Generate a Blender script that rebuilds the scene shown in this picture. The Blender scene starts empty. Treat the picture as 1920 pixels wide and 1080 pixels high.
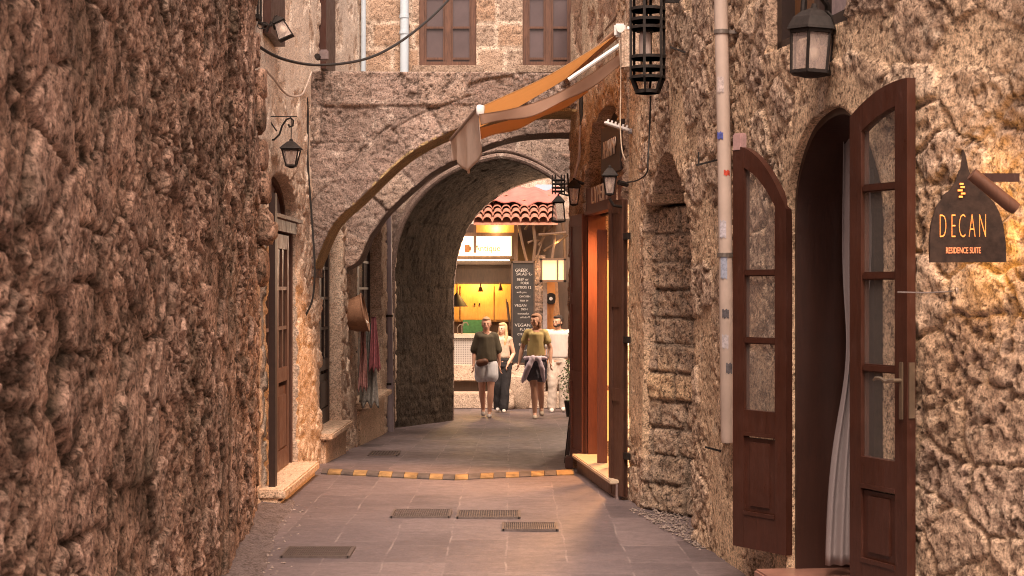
import bpy, bmesh, math, random
import numpy as np
from mathutils import Vector, Matrix
C = bpy.context.scene.collection
S = bpy.context.scene
random.seed(7)
# ---------------------------------------------------------------- camera
F = 3000.0; EYE = 1.65
cam_d = bpy.data.cameras.new('camera'); cam = bpy.data.objects.new('camera', cam_d); C.objects.link(cam)
cam.location = (0, 0, EYE); cam.rotation_euler = (math.radians(90), 0, 0)
cam_d.sensor_width = 36; cam_d.lens = 36 * F / 1920; cam_d.clip_start = .1; cam_d.clip_end = 900
cam_d.dof.use_dof = True; cam_d.dof.focus_distance = 15.0; cam_d.dof.aperture_fstop = 11.0
S.camera = cam
# ---------------------------------------------------------------- sky, sun, exposure
W = bpy.data.worlds.new('World'); S.world = W; W.use_nodes = True
wn = W.node_tree.nodes; wl = W.node_tree.links
bg = wn['Background']; sky = wn.new('ShaderNodeTexSky'); sky.sky_type = 'NISHITA'; sky.sun_disc = False
SUN_EL, SUN_AZ = math.radians(58), math.radians(176)
sky.sun_elevation = SUN_EL; sky.sun_rotation = SUN_AZ; sky.air_density = 1.0; sky.dust_density = 5.0
tint = wn.new('ShaderNodeMix'); tint.data_type = 'RGBA'; tint.blend_type = 'MULTIPLY'; tint.inputs[0].default_value = 1
tint.inputs[7].default_value = (1.0, .74, .62, 1)
desat = wn.new('ShaderNodeHueSaturation'); desat.inputs['Saturation'].default_value = .35
wl.new(sky.outputs[0], desat.inputs['Color']); wl.new(desat.outputs[0], tint.inputs[6]); wl.new(tint.outputs[2], bg.inputs[0])
bg.inputs[1].default_value = .10
sd = bpy.data.lights.new('sun', 'SUN'); sd.energy = 2.4; sd.angle = math.radians(32); sd.color = (1, .82, .68)
sun = bpy.data.objects.new('sun', sd); C.objects.link(sun)
sdir = Vector((math.sin(SUN_AZ) * math.cos(SUN_EL), math.cos(SUN_AZ) * math.cos(SUN_EL), math.sin(SUN_EL)))
sun.rotation_euler = sdir.to_track_quat('Z', 'Y').to_euler(); sun.location = (0, 10, 12)
S.view_settings.view_transform = 'Standard'; S.view_settings.look = 'None'
S.view_settings.exposure = 1.28; S.view_settings.gamma = 1
S.cycles.max_bounces = 8; S.cycles.diffuse_bounces = 3
S.cycles.use_denoising = True; S.cycles.filter_width = 1.0
try: S.cycles.denoising_prefilter = 'ACCURATE'
except Exception: pass

# ---------------------------------------------------------------- pixel measuring helpers
def P(px, py, Y): return Vector(((px - 960) * Y / F, Y, EYE + (540 - py) * Y / F))
def gz(Y):                                    # street level: flat, then gently downhill
    Y = np.asarray(Y, float)
    return -.042 * np.clip(Y - 14, 0, 16.5)
def gzf(Y): return float(gz(Y))
def G(px, py):                                # street point seen at a pixel
    k = (py - 540) / F; Y = EYE / k
    if Y > 14: Y = (EYE - .042 * 14) / (k - .042)
    return Vector(((px - 960) / F * Y, Y, gzf(Y)))

# ---------------------------------------------------------------- materials
MATS = {}
def newmat(name):
    m = bpy.data.materials.new(name); m.use_nodes = True; nt = m.node_tree
    return m, nt, nt.nodes['Principled BSDF']
def N(nt, t, **kw):
    n = nt.nodes.new(t)
    for k, v in kw.items():
        if k in n.inputs: n.inputs[k].default_value = v
        else: setattr(n, k, v)
    return n
def mixc(nt, fac, a, b, mode='MIX'):
    n = nt.nodes.new('ShaderNodeMix'); n.data_type = 'RGBA'; n.blend_type = mode
    for i, v in ((0, fac), (6, a), (7, b)):
        if hasattr(v, 'links') or isinstance(v, bpy.types.NodeSocket): nt.links.new(v, n.inputs[i])
        elif i == 0: n.inputs[0].default_value = v
        else: n.inputs[i].default_value = (*v, 1) if len(v) == 3 else v
    return n.outputs[2]
def ramp(nt, src, stops):
    r = nt.nodes.new('ShaderNodeValToRGB'); e = r.color_ramp.elements
    while len(e) < len(stops): e.new(.5)
    for i, (p, c) in enumerate(stops):
        e[i].position = p; e[i].color = (*c, 1) if not isinstance(c, (int, float)) else (c, c, c, 1)
    nt.links.new(src, r.inputs[0]); return r.outputs[0]
def noise(nt, scale, detail=6, rough=.6, stretch=None, dist=0):
    tc = nt.nodes.new('ShaderNodeTexCoord'); mp = nt.nodes.new('ShaderNodeMapping')
    if stretch: mp.inputs['Scale'].default_value = stretch
    nt.links.new(tc.outputs['Object'], mp.inputs[0])
    n = nt.nodes.new('ShaderNodeTexNoise'); n.inputs['Scale'].default_value = scale
    n.inputs['Detail'].default_value = detail; n.inputs['Roughness'].default_value = rough; n.inputs['Distortion'].default_value = dist
    nt.links.new(mp.outputs[0], n.inputs['Vector']); return n.outputs[0]
def bump(nt, bsdf, src, strength, dist=.01, prev=None):
    b = nt.nodes.new('ShaderNodeBump'); b.inputs['Strength'].default_value = strength; b.inputs['Distance'].default_value = dist
    nt.links.new(src, b.inputs['Height'])
    if prev: nt.links.new(prev, b.inputs['Normal'])
    nt.links.new(b.outputs[0], bsdf.inputs['Normal']); return b.outputs[0]

def stone_mat(name, pal, mortar, dirt=(.10, .07, .05), dirt_amt=.5, bs=.6, moss=None, light=None, pores=.75, mixw=.55):
    m, nt, b = newmat(name)
    at = nt.nodes.new('ShaderNodeAttribute'); at.attribute_name = 'dat'
    sp = nt.nodes.new('ShaderNodeSeparateColor'); nt.links.new(at.outputs['Color'], sp.inputs[0])
    k = len(pal)
    col = ramp(nt, sp.outputs[0], [(i / max(1, k - 1), c) for i, c in enumerate(pal)])
    big = noise(nt, 2.3, 5, .65)
    mid = noise(nt, 14, 8, .7)
    fine = noise(nt, 75, 8, .75)
    col = mixc(nt, ramp(nt, mid, [(.35, 0.), (.7, mixw)]), col, tuple(min(1, c * 1.45) for c in pal[-1]))
    col = mixc(nt, sp.outputs[1], col, mortar)
    col = mixc(nt, ramp(nt, big, [(.42, 0.), (.68, dirt_amt)]), col, dirt)
    if moss: col = mixc(nt, ramp(nt, noise(nt, 1.1, 6, .7), [(.5, 0.), (.72, .75)]), col, moss)
    if light: col = mixc(nt, ramp(nt, noise(nt, 4.5, 7, .75), [(.56, 0.), (.66, .7)]), col, light)
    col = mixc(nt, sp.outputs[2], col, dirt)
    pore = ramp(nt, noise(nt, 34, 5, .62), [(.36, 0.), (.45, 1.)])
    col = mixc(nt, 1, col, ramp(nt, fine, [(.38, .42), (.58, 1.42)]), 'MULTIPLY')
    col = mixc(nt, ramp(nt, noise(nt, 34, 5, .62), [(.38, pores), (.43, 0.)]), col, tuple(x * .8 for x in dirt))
    nt.links.new(col, b.inputs['Base Color']); b.inputs['Roughness'].default_value = .93
    b.inputs['Specular IOR Level'].default_value = .25
    p = bump(nt, b, mid, bs * .8, .03)
    p = bump(nt, b, pore, bs * .9, .012, p)
    bump(nt, b, fine, bs, .012, p)
    return m
def plain(name, col, rough=.6, metal=0, var=.25, sc=20, bs=.15, spec=.5, stretch=None, alpha=None):
    m, nt, b = newmat(name)
    n = noise(nt, sc, 6, .65, stretch)
    c = mixc(nt, ramp(nt, n, [(.3, 0.), (.7, 1.)]), tuple(x * (1 - var) for x in col), tuple(min(1, x * (1 + var)) for x in col))
    nt.links.new(c, b.inputs['Base Color']); b.inputs['Roughness'].default_value = rough; b.inputs['Metallic'].default_value = metal
    b.inputs['Specular IOR Level'].default_value = spec
    if bs: bump(nt, b, n, bs, .004)
    return m
def wood(name, col, col2, rough=.5, sc=6, stretch=(8, 8, .8), bs=.25, worn=.0):
    m, nt, b = newmat(name)
    n = noise(nt, sc, 8, .7, stretch, 1.2)
    n2 = noise(nt, 3, 4, .6)
    c = mixc(nt, ramp(nt, n, [(.32, 0.), (.68, 1.)]), col, col2)
    c = mixc(nt, ramp(nt, n2, [(.45, 0.), (.75, .5)]), c, tuple(x * .55 for x in col))
    if worn:
        s_ = noise(nt, 9, 8, .78, (3, 3, 1)); c = mixc(nt, ramp(nt, s_, [(.60, 0.), (.68, worn)]), c, tuple(min(1, x * 2.6 + .02) for x in col))
        c = mixc(nt, ramp(nt, noise(nt, 2.2, 6, .7), [(.5, 0.), (.7, .5)]), c, tuple(x * 1.7 + .012 for x in col))
        nt.links.new(ramp(nt, s_, [(.3, rough - .1), (.7, rough + .25)]), b.inputs['Roughness'])
    else: b.inputs['Roughness'].default_value = rough
    nt.links.new(c, b.inputs['Base Color'])
    bump(nt, b, n, bs, .004); return m
def emit(name, col, strength, base=None):
    m, nt, b = newmat(name)
    b.inputs['Base Color'].default_value = (*(base or col), 1)
    b.inputs['Emission Color'].default_value = (*col, 1); b.inputs['Emission Strength'].default_value = strength
    b.inputs['Roughness'].default_value = .6
    return m
def glass(name, col=(.9, .9, .9), rough=.05, alpha=.25):
    m, nt, b = newmat(name)
    b.inputs['Base Color'].default_value = (*col, 1); b.inputs['Roughness'].default_value = rough
    b.inputs['Alpha'].default_value = alpha; b.inputs['Specular IOR Level'].default_value = .8
    return m

# ---------------------------------------------------------------- numpy noise
def _h(ix, iy, sd):
    n = (ix.astype(np.int64) * 374761393 + iy.astype(np.int64) * 668265263 + sd * 974711) & 0x7fffffff
    n = ((n ^ (n >> 13)) * 1274126177) & 0x7fffffff
    n = (n ^ (n >> 16)) & 0xffff
    return n / 65535.0
def vn(x, y, sd=0):
    ix = np.floor(x); iy = np.floor(y); fx = x - ix; fy = y - iy
    fx = fx * fx * (3 - 2 * fx); fy = fy * fy * (3 - 2 * fy)
    a = _h(ix, iy, sd); b = _h(ix + 1, iy, sd); c = _h(ix, iy + 1, sd); d = _h(ix + 1, iy + 1, sd)
    return (a * (1 - fx) + b * fx) * (1 - fy) + (c * (1 - fx) + d * fx) * fy
def fbm(x, y, sd=0, o=5, g=.5):
    s = 0; a = 1; t = 0
    for i in range(o):
        s = s + a * vn(x * 2 ** i, y * 2 ** i, sd + i * 17); t += a; a *= g
    return s / t
def worley(x, y, sd=0, jit=.9):
    ix = np.floor(x); iy = np.floor(y)
    f1 = np.full(x.shape, 9.); f2 = np.full(x.shape, 9.); idn = np.zeros(x.shape)
    for dx in (-1, 0, 1):
        for dy in (-1, 0, 1):
            cx = ix + dx; cy = iy + dy
            px = cx + .5 + (_h(cx, cy, sd) - .5) * jit; py = cy + .5 + (_h(cx, cy, sd + 5) - .5) * jit
            d = np.hypot(px - x, py - y); r = _h(cx, cy, sd + 9)
            nf = d < f1
            f2 = np.where(nf, f1, np.minimum(f2, d)); idn = np.where(nf, r, idn); f1 = np.where(nf, d, f1)
    return f1, f2, idn
def sstep(x, a, b):
    t = np.clip((x - a) / (b - a), 0, 1); return t * t * (3 - 2 * t)

# height functions: return height (m), stone tone 0..1, mortar 0..1, pit 0..1
def h_rubble(cell=(.30, .21), amp=.05, pit=.03, mh=.0, sd=1, mort=.5, joint=.14, sub=.016, lumpa=.03, fill=.5):
    def f(s, z):
        w = .10
        a = s + w * (fbm(s * 3, z * 3, sd) - .5) * 2; b = z + w * (fbm(s * 3 + 40, z * 3, sd) - .5) * 2
        f1, f2, idn = worley(a / cell[0], b / cell[1], sd)
        e = f2 - f1
        vis = sstep(.45 * idn + .9 * fbm(s * 1.6 + 3, z * 1.6, sd + 30), fill, fill + .12)
        st = sstep(e, .02, joint) * (.12 + .88 * vis)
        g1, g2, g3 = worley(s / .075 + 7, z / .06, sd + 3)
        d = fbm(s * 18, z * 18, sd + 4) - .5
        lump = fbm(s * 1.3, z * 1.3, sd + 8) - .5
        pits = sstep(fbm(s * 24, z * 20, sd + 6, 4, .6), .55, .66) * (.25 + .75 * sstep(fbm(s * 3, z * 3, sd + 11), .42, .58)) * (.3 + .7 * st)
        h = amp * st * (.5 + .8 * idn) + sub * np.minimum(g2 - g1, .5) + pit * (.5 + .8 * st) * d + lumpa * lump - pit * pits - mh * (1 - st)
        mo = (1 - st) * mort
        crack = (1 - sstep(e, .0, .07)) * vis
        return h - .005 * crack, idn, mo * (1 - .4 * crack), np.clip(pits * .6 + .32 * crack, 0, 1)
    return f
def h_ashlar(course=.35, width=.52, amp=.008, rough=.012, sd=1, ring=None, joint=.012, jd=.014):
    def f(s, z):
        zz = z + .012 * (fbm(s * 2, z * 2, sd) - .5); ss = s + .012 * (fbm(s * 2 + 9, z * 2, sd) - .5)
        row = np.floor(zz / course); fz = zz / course - row
        wv = width * (.75 + .5 * _h(row, row * 0 + 3, sd)); off = _h(row, row * 0, sd) * 5
        u = ss / wv + off; ci = np.floor(u); fu = u - ci
        # random split of some blocks
        d = np.minimum(np.minimum(fz, 1 - fz) * course, np.minimum(fu, 1 - fu) * wv)
        idn = _h(row, ci, sd + 4)
        if ring is not None:
            dist, arc = ring[0](s, z); rw = ring[1]; vl = ring[2]
            vi = np.floor(arc / vl); fv = arc / vl - vi
            rwv = rw * (.8 + .4 * _h(vi, vi * 0, sd + 2))
            inr = dist < rwv
            dv = np.minimum(np.minimum(fv, 1 - fv) * vl, np.abs(rwv - dist))
            d = np.where(inr, dv, np.minimum(d, np.abs(dist - rwv))); idn = np.where(inr, _h(vi, vi * 0 + 1, sd + 6), idn)
        jn = sstep(d, joint * .3, joint * (1.1 + .8 * fbm(s * 6, z * 6, sd)))
        r = fbm(s * 16, z * 16, sd + 7, 5, .6) - .5
        pits = sstep(fbm(s * 30, z * 30, sd + 3, 4, .6), .57, .7) * sstep(fbm(s * 2.2, z * 2.2, sd + 12), .42, .6)
        h = amp * (idn - .5) * 2 - jd * (1 - jn) + rough * r * 2 + .02 * (fbm(s * 1.7, z * 1.7, sd) - .5) - .012 * pits
        return h, idn, (1 - jn) * .8, pits * .6
    return f
def h_plaster(sd=1, amp=.02, peel=.5):
    def f(s, z):
        a = fbm(s * 2.5, z * 2.5, sd, 6, .55); p = sstep(a, peel, peel + .03)
        r = fbm(s * 20, z * 20, sd + 3, 4) - .5
        f1, f2, idn = worley(s / .3, z / .22, sd)
        h = .012 * p + amp * (fbm(s * 1.2, z * 1.2, sd + 5) - .5) + .008 * r - (1 - p) * (.012 * (1 - sstep(f2 - f1, 0, .15)) + .012 * np.abs(r))
        return h, .25 + .5 * idn * (1 - p) + .2 * fbm(s * 3, z * .8, sd + 20), p * .95, (1 - p) * .25 * sstep(fbm(s * 14, z * 14, sd), .5, .65)
    return f

# ---------------------------------------------------------------- objects
def link(o): C.objects.link(o); return o
def mesh_obj(name, V, Fc, mat=None, parent=None, smooth=False):
    me = bpy.data.meshes.new(name); me.from_pydata([tuple(v) for v in V], [], [tuple(f) for f in Fc]); me.update()
    if smooth: me.polygons.foreach_set('use_smooth', [True] * len(me.polygons))
    o = link(bpy.data.objects.new(name, me))
    if mat:
        for m in (mat if isinstance(mat, (list, tuple)) else [mat]): me.materials.append(m)
    if parent: par(o, parent)
    return o
def wmat(o):
    m = Matrix.LocRotScale(o.location, o.rotation_euler, o.scale)
    return (wmat(o.parent) @ o.matrix_parent_inverse @ m) if o.parent else m
def par(o, p):
    o.parent = p; o.matrix_parent_inverse = wmat(p).inverted(); return o
def tag(o, label=None, cat=None, group=None, kind=None):
    if label: o['label'] = label
    if cat: o['category'] = cat
    if group: o['group'] = group
    if kind: o['kind'] = kind
    return o
def thing(name, loc, label, cat, group=None):
    o = link(bpy.data.objects.new(name, None)); o.location = loc; o.empty_display_size = .1
    return tag(o, label, cat, group)
def copy_tree(o, parent=None):
    c = o.copy(); link(c)
    if parent: c.parent = parent
    for ch in [x for x in bpy.data.objects if x.parent == o]: copy_tree(ch, c)
    return c

class MB:
    def __init__(s): s.V = []; s.F = []
    def add(s, V, Fc, M=None):
        n = len(s.V)
        s.V += [(M @ Vector(v)) if M else Vector(v) for v in V]; s.F += [tuple(i + n for i in f) for f in Fc]; return s
    def box(s, c, d, M=None, bev=0):
        x, y, z = (q / 2 for q in d); cx, cy, cz = c
        if bev:
            bm = bmesh.new(); bmesh.ops.create_cube(bm, size=1)
            for v in bm.verts: v.co = Vector((v.co.x * d[0], v.co.y * d[1], v.co.z * d[2])) + Vector(c)
            bmesh.ops.bevel(bm, geom=list(bm.edges), offset=bev, segments=2, affect='EDGES')
            bm.verts.index_update(); s.add([v.co.copy() for v in bm.verts], [[v.index for v in f.verts] for f in bm.faces], M); bm.free(); return s
        V = [(cx + a * x, cy + b * y, cz + e * z) for a in (-1, 1) for b in (-1, 1) for e in (-1, 1)]
        return s.add(V, [(0, 1, 3, 2), (4, 6, 7, 5), (0, 4, 5, 1), (2, 3, 7, 6), (0, 2, 6, 4), (1, 5, 7, 3)], M)
    def bar(s, a, b, w, h=None, up=(0, 0, 1)):
        a = Vector(a); b = Vector(b); h = h or w; d = b - a; L = d.length
        if L < 1e-6: return s
        z = d.normalized(); x = Vector(up).cross(z)
        if x.length < 1e-3: x = Vector((1, 0, 0)).cross(z)
        x.normalize(); y = z.cross(x)
        M = Matrix.Translation((a + b) / 2) @ Matrix((x, y, z)).transposed().to_4x4()
        return s.box((0, 0, 0), (w, h, L), M)
    def tube(s, pts, r, n=8, closed=False, cap=True):
        pts = [Vector(p) for p in pts]; m = len(pts); rr = r if isinstance(r, (list, tuple)) else [r] * m
        V = []; prev = None
        for i, p in enumerate(pts):
            if closed: t = pts[(i + 1) % m] - pts[i - 1]
            else: t = pts[min(i + 1, m - 1)] - pts[max(i - 1, 0)]
            t.normalize()
            if prev is None:
                x = t.orthogonal().normalized()
            else:
                x = prev - t * prev.dot(t); x = x.normalized() if x.length > 1e-5 else t.orthogonal().normalized()
            prev = x; y = t.cross(x)
            V += [p + (x * math.cos(2 * math.pi * k / n) + y * math.sin(2 * math.pi * k / n)) * rr[i] for k in range(n)]
        Fc = []
        for i in range(m if closed else m - 1):
            j = (i + 1) % m
            for k in range(n): Fc.append((i * n + k, i * n + (k + 1) % n, j * n + (k + 1) % n, j * n + k))
        if cap and not closed: Fc += [tuple(range(n - 1, -1, -1)), tuple((m - 1) * n + k for k in range(n))]
        return s.add(V, Fc)
    def lathe(s, prof, c=(0, 0, 0), n=16, M=None):
        V = [(c[0] + r * math.cos(2 * math.pi * k / n), c[1] + r * math.sin(2 * math.pi * k / n), c[2] + z) for r, z in prof for k in range(n)]
        Fc = [(i * n + k, i * n + (k + 1) % n, (i + 1) * n + (k + 1) % n, (i + 1) * n + k) for i in range(len(prof) - 1) for k in range(n)]
        Fc += [tuple(range(n - 1, -1, -1)), tuple((len(prof) - 1) * n + k for k in range(n))]
        return s.add(V, Fc, M)
    def ell(s, c, r, M=None, n=16, m=10):
        prof = [(max(1e-4, math.sin(math.pi * i / m)), -math.cos(math.pi * i / m)) for i in range(m + 1)]
        T = Matrix.Translation(c) @ Matrix.Diagonal((r[0], r[1], r[2], 1))
        return s.lathe(prof, n=n, M=(M @ T if M else T))
    def prism(s, poly, t0, t1, M=None):       # poly in local x,z ; thickness along local y
        n = len(poly)
        V = [(x, t0, z) for x, z in poly] + [(x, t1, z) for x, z in poly]
        Fc = [tuple(range(n)), tuple(range(2 * n - 1, n - 1, -1))] + [(i, i + n, (i + 1) % n + n, (i + 1) % n) for i in range(n)]
        return s.add(V, Fc, M)
    def strip(s, outer, inner, t0, t1, M=None):   # band between two open curves, extruded
        n = len(outer); V = []
        for c in (outer, inner):
            for t in (t0, t1): V += [(x, t, z) for x, z in c]
        a, b, c, d = 0, n, 2 * n, 3 * n; Fc = []
        for i in range(n - 1):
            Fc += [(a + i, a + i + 1, c + i + 1, c + i), (b + i, d + i, d + i + 1, b + i + 1), (a + i, b + i, b + i + 1, a + i + 1), (c + i, c + i + 1, d + i + 1, d + i)]
        Fc += [(a, c, d, b), (a + n - 1, b + n - 1, d + n - 1, c + n - 1)]
        return s.add(V, Fc, M)
    def build(s, name, mat, parent=None, smooth=False):
        o = mesh_obj(name, s.V, s.F, mat, parent, smooth)
        if smooth:
            bm = bmesh.new(); bm.from_mesh(o.data)
            for e in bm.edges:
                if len(e.link_faces) == 2 and e.calc_face_angle(0) > math.radians(40): e.smooth = False
            bmesh.ops.recalc_face_normals(bm, faces=bm.faces); bm.to_mesh(o.data); bm.free()
        else:
            bm = bmesh.new(); bm.from_mesh(o.data); bmesh.ops.recalc_face_normals(bm, faces=bm.faces); bm.to_mesh(o.data); bm.free()
        return o

class Path:
    """plan line of a wall; s runs along it"""
    def __init__(s, pts, side, sm=.0):
        p = np.array(pts, float); L = np.r_[0, np.cumsum(np.hypot(*np.diff(p, axis=0).T))]
        s.S = np.linspace(0, L[-1], 800); x = np.interp(s.S, L, p[:, 0]); y = np.interp(s.S, L, p[:, 1])
        if sm:
            k = max(1, int(sm / (L[-1] / 799))); ker = np.ones(2 * k + 1) / (2 * k + 1)
            def smf(a):
                e = np.r_[2 * a[0] - a[k:0:-1], a, 2 * a[-1] - a[-2:-k - 2:-1]]; return np.convolve(e, ker, 'valid')
            x, y = smf(x), smf(y)
        s.x, s.y = x, y; tx = np.gradient(x); ty = np.gradient(y); l = np.hypot(tx, ty)
        s.nx, s.ny = side * ty / l, -side * tx / l; s.L = L[-1]
    def at(s, q): return np.interp(q, s.S, s.x), np.interp(q, s.S, s.y)
    def nrm(s, q): return np.interp(q, s.S, s.nx), np.interp(q, s.S, s.ny)
    def hit(s, px, py):
        m = s.S >= getattr(s, 'lo', -1); k = (s.x / s.y * F + 960)[m]; o = np.argsort(k); q = np.interp(px, k[o], s.S[m][o]); Y = float(np.interp(q, s.S, s.y))
        return float(q), EYE + (540 - py) * Y / F
    def pt(s, q, z, off=0):
        x, y = s.at(q); nx, ny = s.nrm(q); return Vector((float(x + nx * off), float(y + ny * off), z))
    def M(s, q, z, off=0):                   # frame: x along s, y = out of wall, z up
        nx, ny = (float(v) for v in s.nrm(q)); p = s.pt(q, z, off)
        e = .01; a = s.pt(q - e, 0); b = s.pt(q + e, 0); t = (b - a).normalized()
        return Matrix(((t.x, nx, 0, p.x), (t.y, ny, 0, p.y), (0, 0, 1, p.z), (0, 0, 0, 1)))

def seg_near(x, y, poly, closed=True):
    """nearest point of a polyline: distance, arc position, point"""
    p = np.array(poly, float); q = np.roll(p, -1, 0) if closed else p[1:]; p = p if closed else p[:-1]
    best = np.full(x.shape, 1e9); arc = np.zeros(x.shape); bx = x.copy(); by = y.copy(); acc = 0
    for (ax, ay), (cx, cy) in zip(p, q):
        dx, dy = cx - ax, cy - ay; l2 = dx * dx + dy * dy
        if l2 < 1e-12: continue
        t = np.clip(((x - ax) * dx + (y - ay) * dy) / l2, 0, 1); X = ax + t * dx; Y = ay + t * dy
        d = np.hypot(x - X, y - Y); m = d < best
        best = np.where(m, d, best); bx = np.where(m, X, bx); by = np.where(m, Y, by); l = math.sqrt(l2); arc = np.where(m, acc + t * l, arc); acc += l
    return best, arc, bx, by
def inside(x, y, poly):
    r = np.zeros(x.shape, bool); n = len(poly)
    for i in range(n):
        x1, y1 = poly[i]; x2, y2 = poly[(i + 1) % n]
        if y1 == y2: continue
        c = ((y1 > y) != (y2 > y)) & (x < (x2 - x1) * (y - y1) / (y2 - y1) + x1)
        r ^= c
    return r

def wall(name, path, s0, s1, z0, z1, thick, hf, mat, holes=(), res=.02, outline=None, parent=None, back=True, zbase=None):
    ns = int((s1 - s0) / res) + 2; nz = int((z1 - z0) / res) + 2
    ss = np.linspace(s0, s1, ns); zz = np.linspace(z0, z1, nz); gs, gzz = np.meshgrid(ss, zz, indexing='ij')
    cs = (gs[1:, 1:] + gs[:-1, :-1]) / 2; cz = (gzz[1:, 1:] + gzz[:-1, :-1]) / 2
    keep = np.ones(cs.shape, bool); polys = list(holes)
    for h in holes: keep &= ~inside(cs, cz, h)
    if outline: keep &= inside(cs, cz, outline); polys.append(outline)
    idx = np.arange(ns * nz).reshape(ns, nz)
    q = np.stack([idx[:-1, :-1], idx[1:, :-1], idx[1:, 1:], idx[:-1, 1:]], -1)[keep]
    e = np.concatenate([q[:, [0, 1]], q[:, [1, 2]], q[:, [2, 3]], q[:, [3, 0]]])
    key = np.sort(e, 1); kk = key[:, 0].astype(np.int64) * (ns * nz) + key[:, 1]
    u, inv, cnt = np.unique(kk, return_inverse=True, return_counts=True)
    be = e[cnt[inv] == 1]
    fs = gs.ravel().copy(); fz = gzz.ravel().copy()
    bv = np.unique(be)
    for pl in polys:
        d, a, bx, by = seg_near(fs[bv], fz[bv], pl); m = d < res * 1.05
        fs[bv[m]] = bx[m]; fz[bv[m]] = by[m]
    h, idn, mo, pt = hf(fs, fz)
    X, Y = path.at(fs); nx, ny = path.nrm(fs)
    used = np.unique(q); rm = np.full(ns * nz, -1); rm[used] = np.arange(len(used)); nf = len(used)
    V = np.stack([X + nx * h, Y + ny * h, fz], 1)[used]; q = rm[q]; be = rm[be]
    # reveal strips + back
    if back:
        B = np.stack([X - nx * thick, Y - ny * thick, fz], 1)[used]
        V2 = np.concatenate([V, B]); off = nf
        sides = np.stack([be[:, 1], be[:, 0], be[:, 0] + off, be[:, 1] + off], 1)
        faces = np.concatenate([q, q[:, ::-1] + off, sides])
        dat = np.tile(np.stack([idn, mo, pt, np.ones_like(mo)], 1)[used], (2, 1))
    else: V2, faces = V, q; dat = np.stack([idn, mo, pt, np.ones_like(mo)], 1)[used]
    me = bpy.data.meshes.new(name); nv, nfc = len(V2), len(faces)
    me.vertices.add(nv); me.vertices.foreach_set('co', V2.astype(np.float32).ravel())
    me.loops.add(nfc * 4); me.loops.foreach_set('vertex_index', faces.astype(np.int32).ravel())
    me.polygons.add(nfc); me.polygons.foreach_set('loop_start', np.arange(0, nfc * 4, 4, dtype=np.int32)); me.polygons.foreach_set('loop_total', np.full(nfc, 4, np.int32))
    sm = np.zeros(nfc, bool); sm[:len(q)] = True; me.polygons.foreach_set('use_smooth', sm)
    me.update(calc_edges=True)
    ca = me.color_attributes.new('dat', 'FLOAT_COLOR', 'POINT'); ca.data.foreach_set('color', dat.astype(np.float32).ravel())
    me.validate()
    # make the winding face outwards
    n0 = me.polygons[0].normal
    if n0.x * float(nx[used[0]]) + n0.y * float(ny[used[0]]) < 0: me.flip_normals()
    me.materials.append(mat)
    o = link(bpy.data.objects.new(name, me))
    if parent: par(o, parent)
    return o
# ================================================================ stone materials
M_left = stone_mat('old_rubble_stone', [(.32, .18, .115), (.53, .325, .225), (.27, .155, .11), (.64, .43, .33)], (.43, .27, .19), dirt=(.055, .038, .024), dirt_amt=.8, bs=.9, light=(.44, .31, .24), moss=(.105, .082, .052))
M_house = stone_mat('peeling_plaster', [(.36, .24, .17), (.46, .32, .23), (.66, .52, .41), (.74, .61, .50)], (.84, .74, .63), dirt=(.50, .36, .26), dirt_amt=.22, pores=.25, bs=.5, light=(.60, .46, .34))
M_arch = stone_mat('grey_pink_ashlar', [(.20, .15, .13), (.36, .28, .24), (.17, .13, .115), (.42, .33, .27), (.28, .18, .14)], (.24, .185, .155), dirt=(.12, .088, .072), dirt_amt=.5, bs=.7, light=(.52, .44, .38), mixw=.3)
M_upper = stone_mat('pale_ashlar', [(.28, .205, .155), (.40, .31, .245), (.33, .205, .13), (.44, .36, .29)], (.62, .51, .41), dirt=(.20, .14, .10), dirt_amt=.3, bs=.5, mixw=.3)
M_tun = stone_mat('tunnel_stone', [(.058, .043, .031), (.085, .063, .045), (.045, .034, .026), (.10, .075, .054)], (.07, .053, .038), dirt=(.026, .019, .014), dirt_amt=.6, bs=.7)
M_right = stone_mat('golden_rubble_stone', [(.49, .325, .215), (.40, .275, .205), (.58, .405, .27), (.44, .315, .24), (.64, .48, .35)], (.78, .565, .375), dirt=(.16, .10, .065), dirt_amt=.5, bs=.8, light=(.62, .50, .38), mixw=.4)
M_niche = stone_mat('niche_stone', [(.37, .28, .225), (.48, .37, .29), (.33, .25, .20), (.60, .42, .26)], (.20, .155, .12), dirt=(.10, .075, .055), dirt_amt=.5, bs=.9)
M_white = plain('white_paint', (.72, .70, .68), .5, var=.08)
M_iron = plain('black_iron', (.022, .017, .015), .65, .1, var=.4, sc=40, bs=.3, spec=.25)
M_brown = wood('dark_brown_wood', (.060, .026, .017), (.105, .043, .026), .42, worn=.35)
M_red = wood('reddish_brown_painted_wood', (.042, .0135, .008), (.062, .020, .012), .34, bs=.3, worn=.45)
M_cable = plain('black_cable', (.02, .018, .017), .6, var=.2)
M_sill = stone_mat('sill_stone', [(.55, .40, .28), (.62, .47, .35)], (.5, .36, .25), dirt=(.28, .18, .12), dirt_amt=.35, bs=.4)

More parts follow.
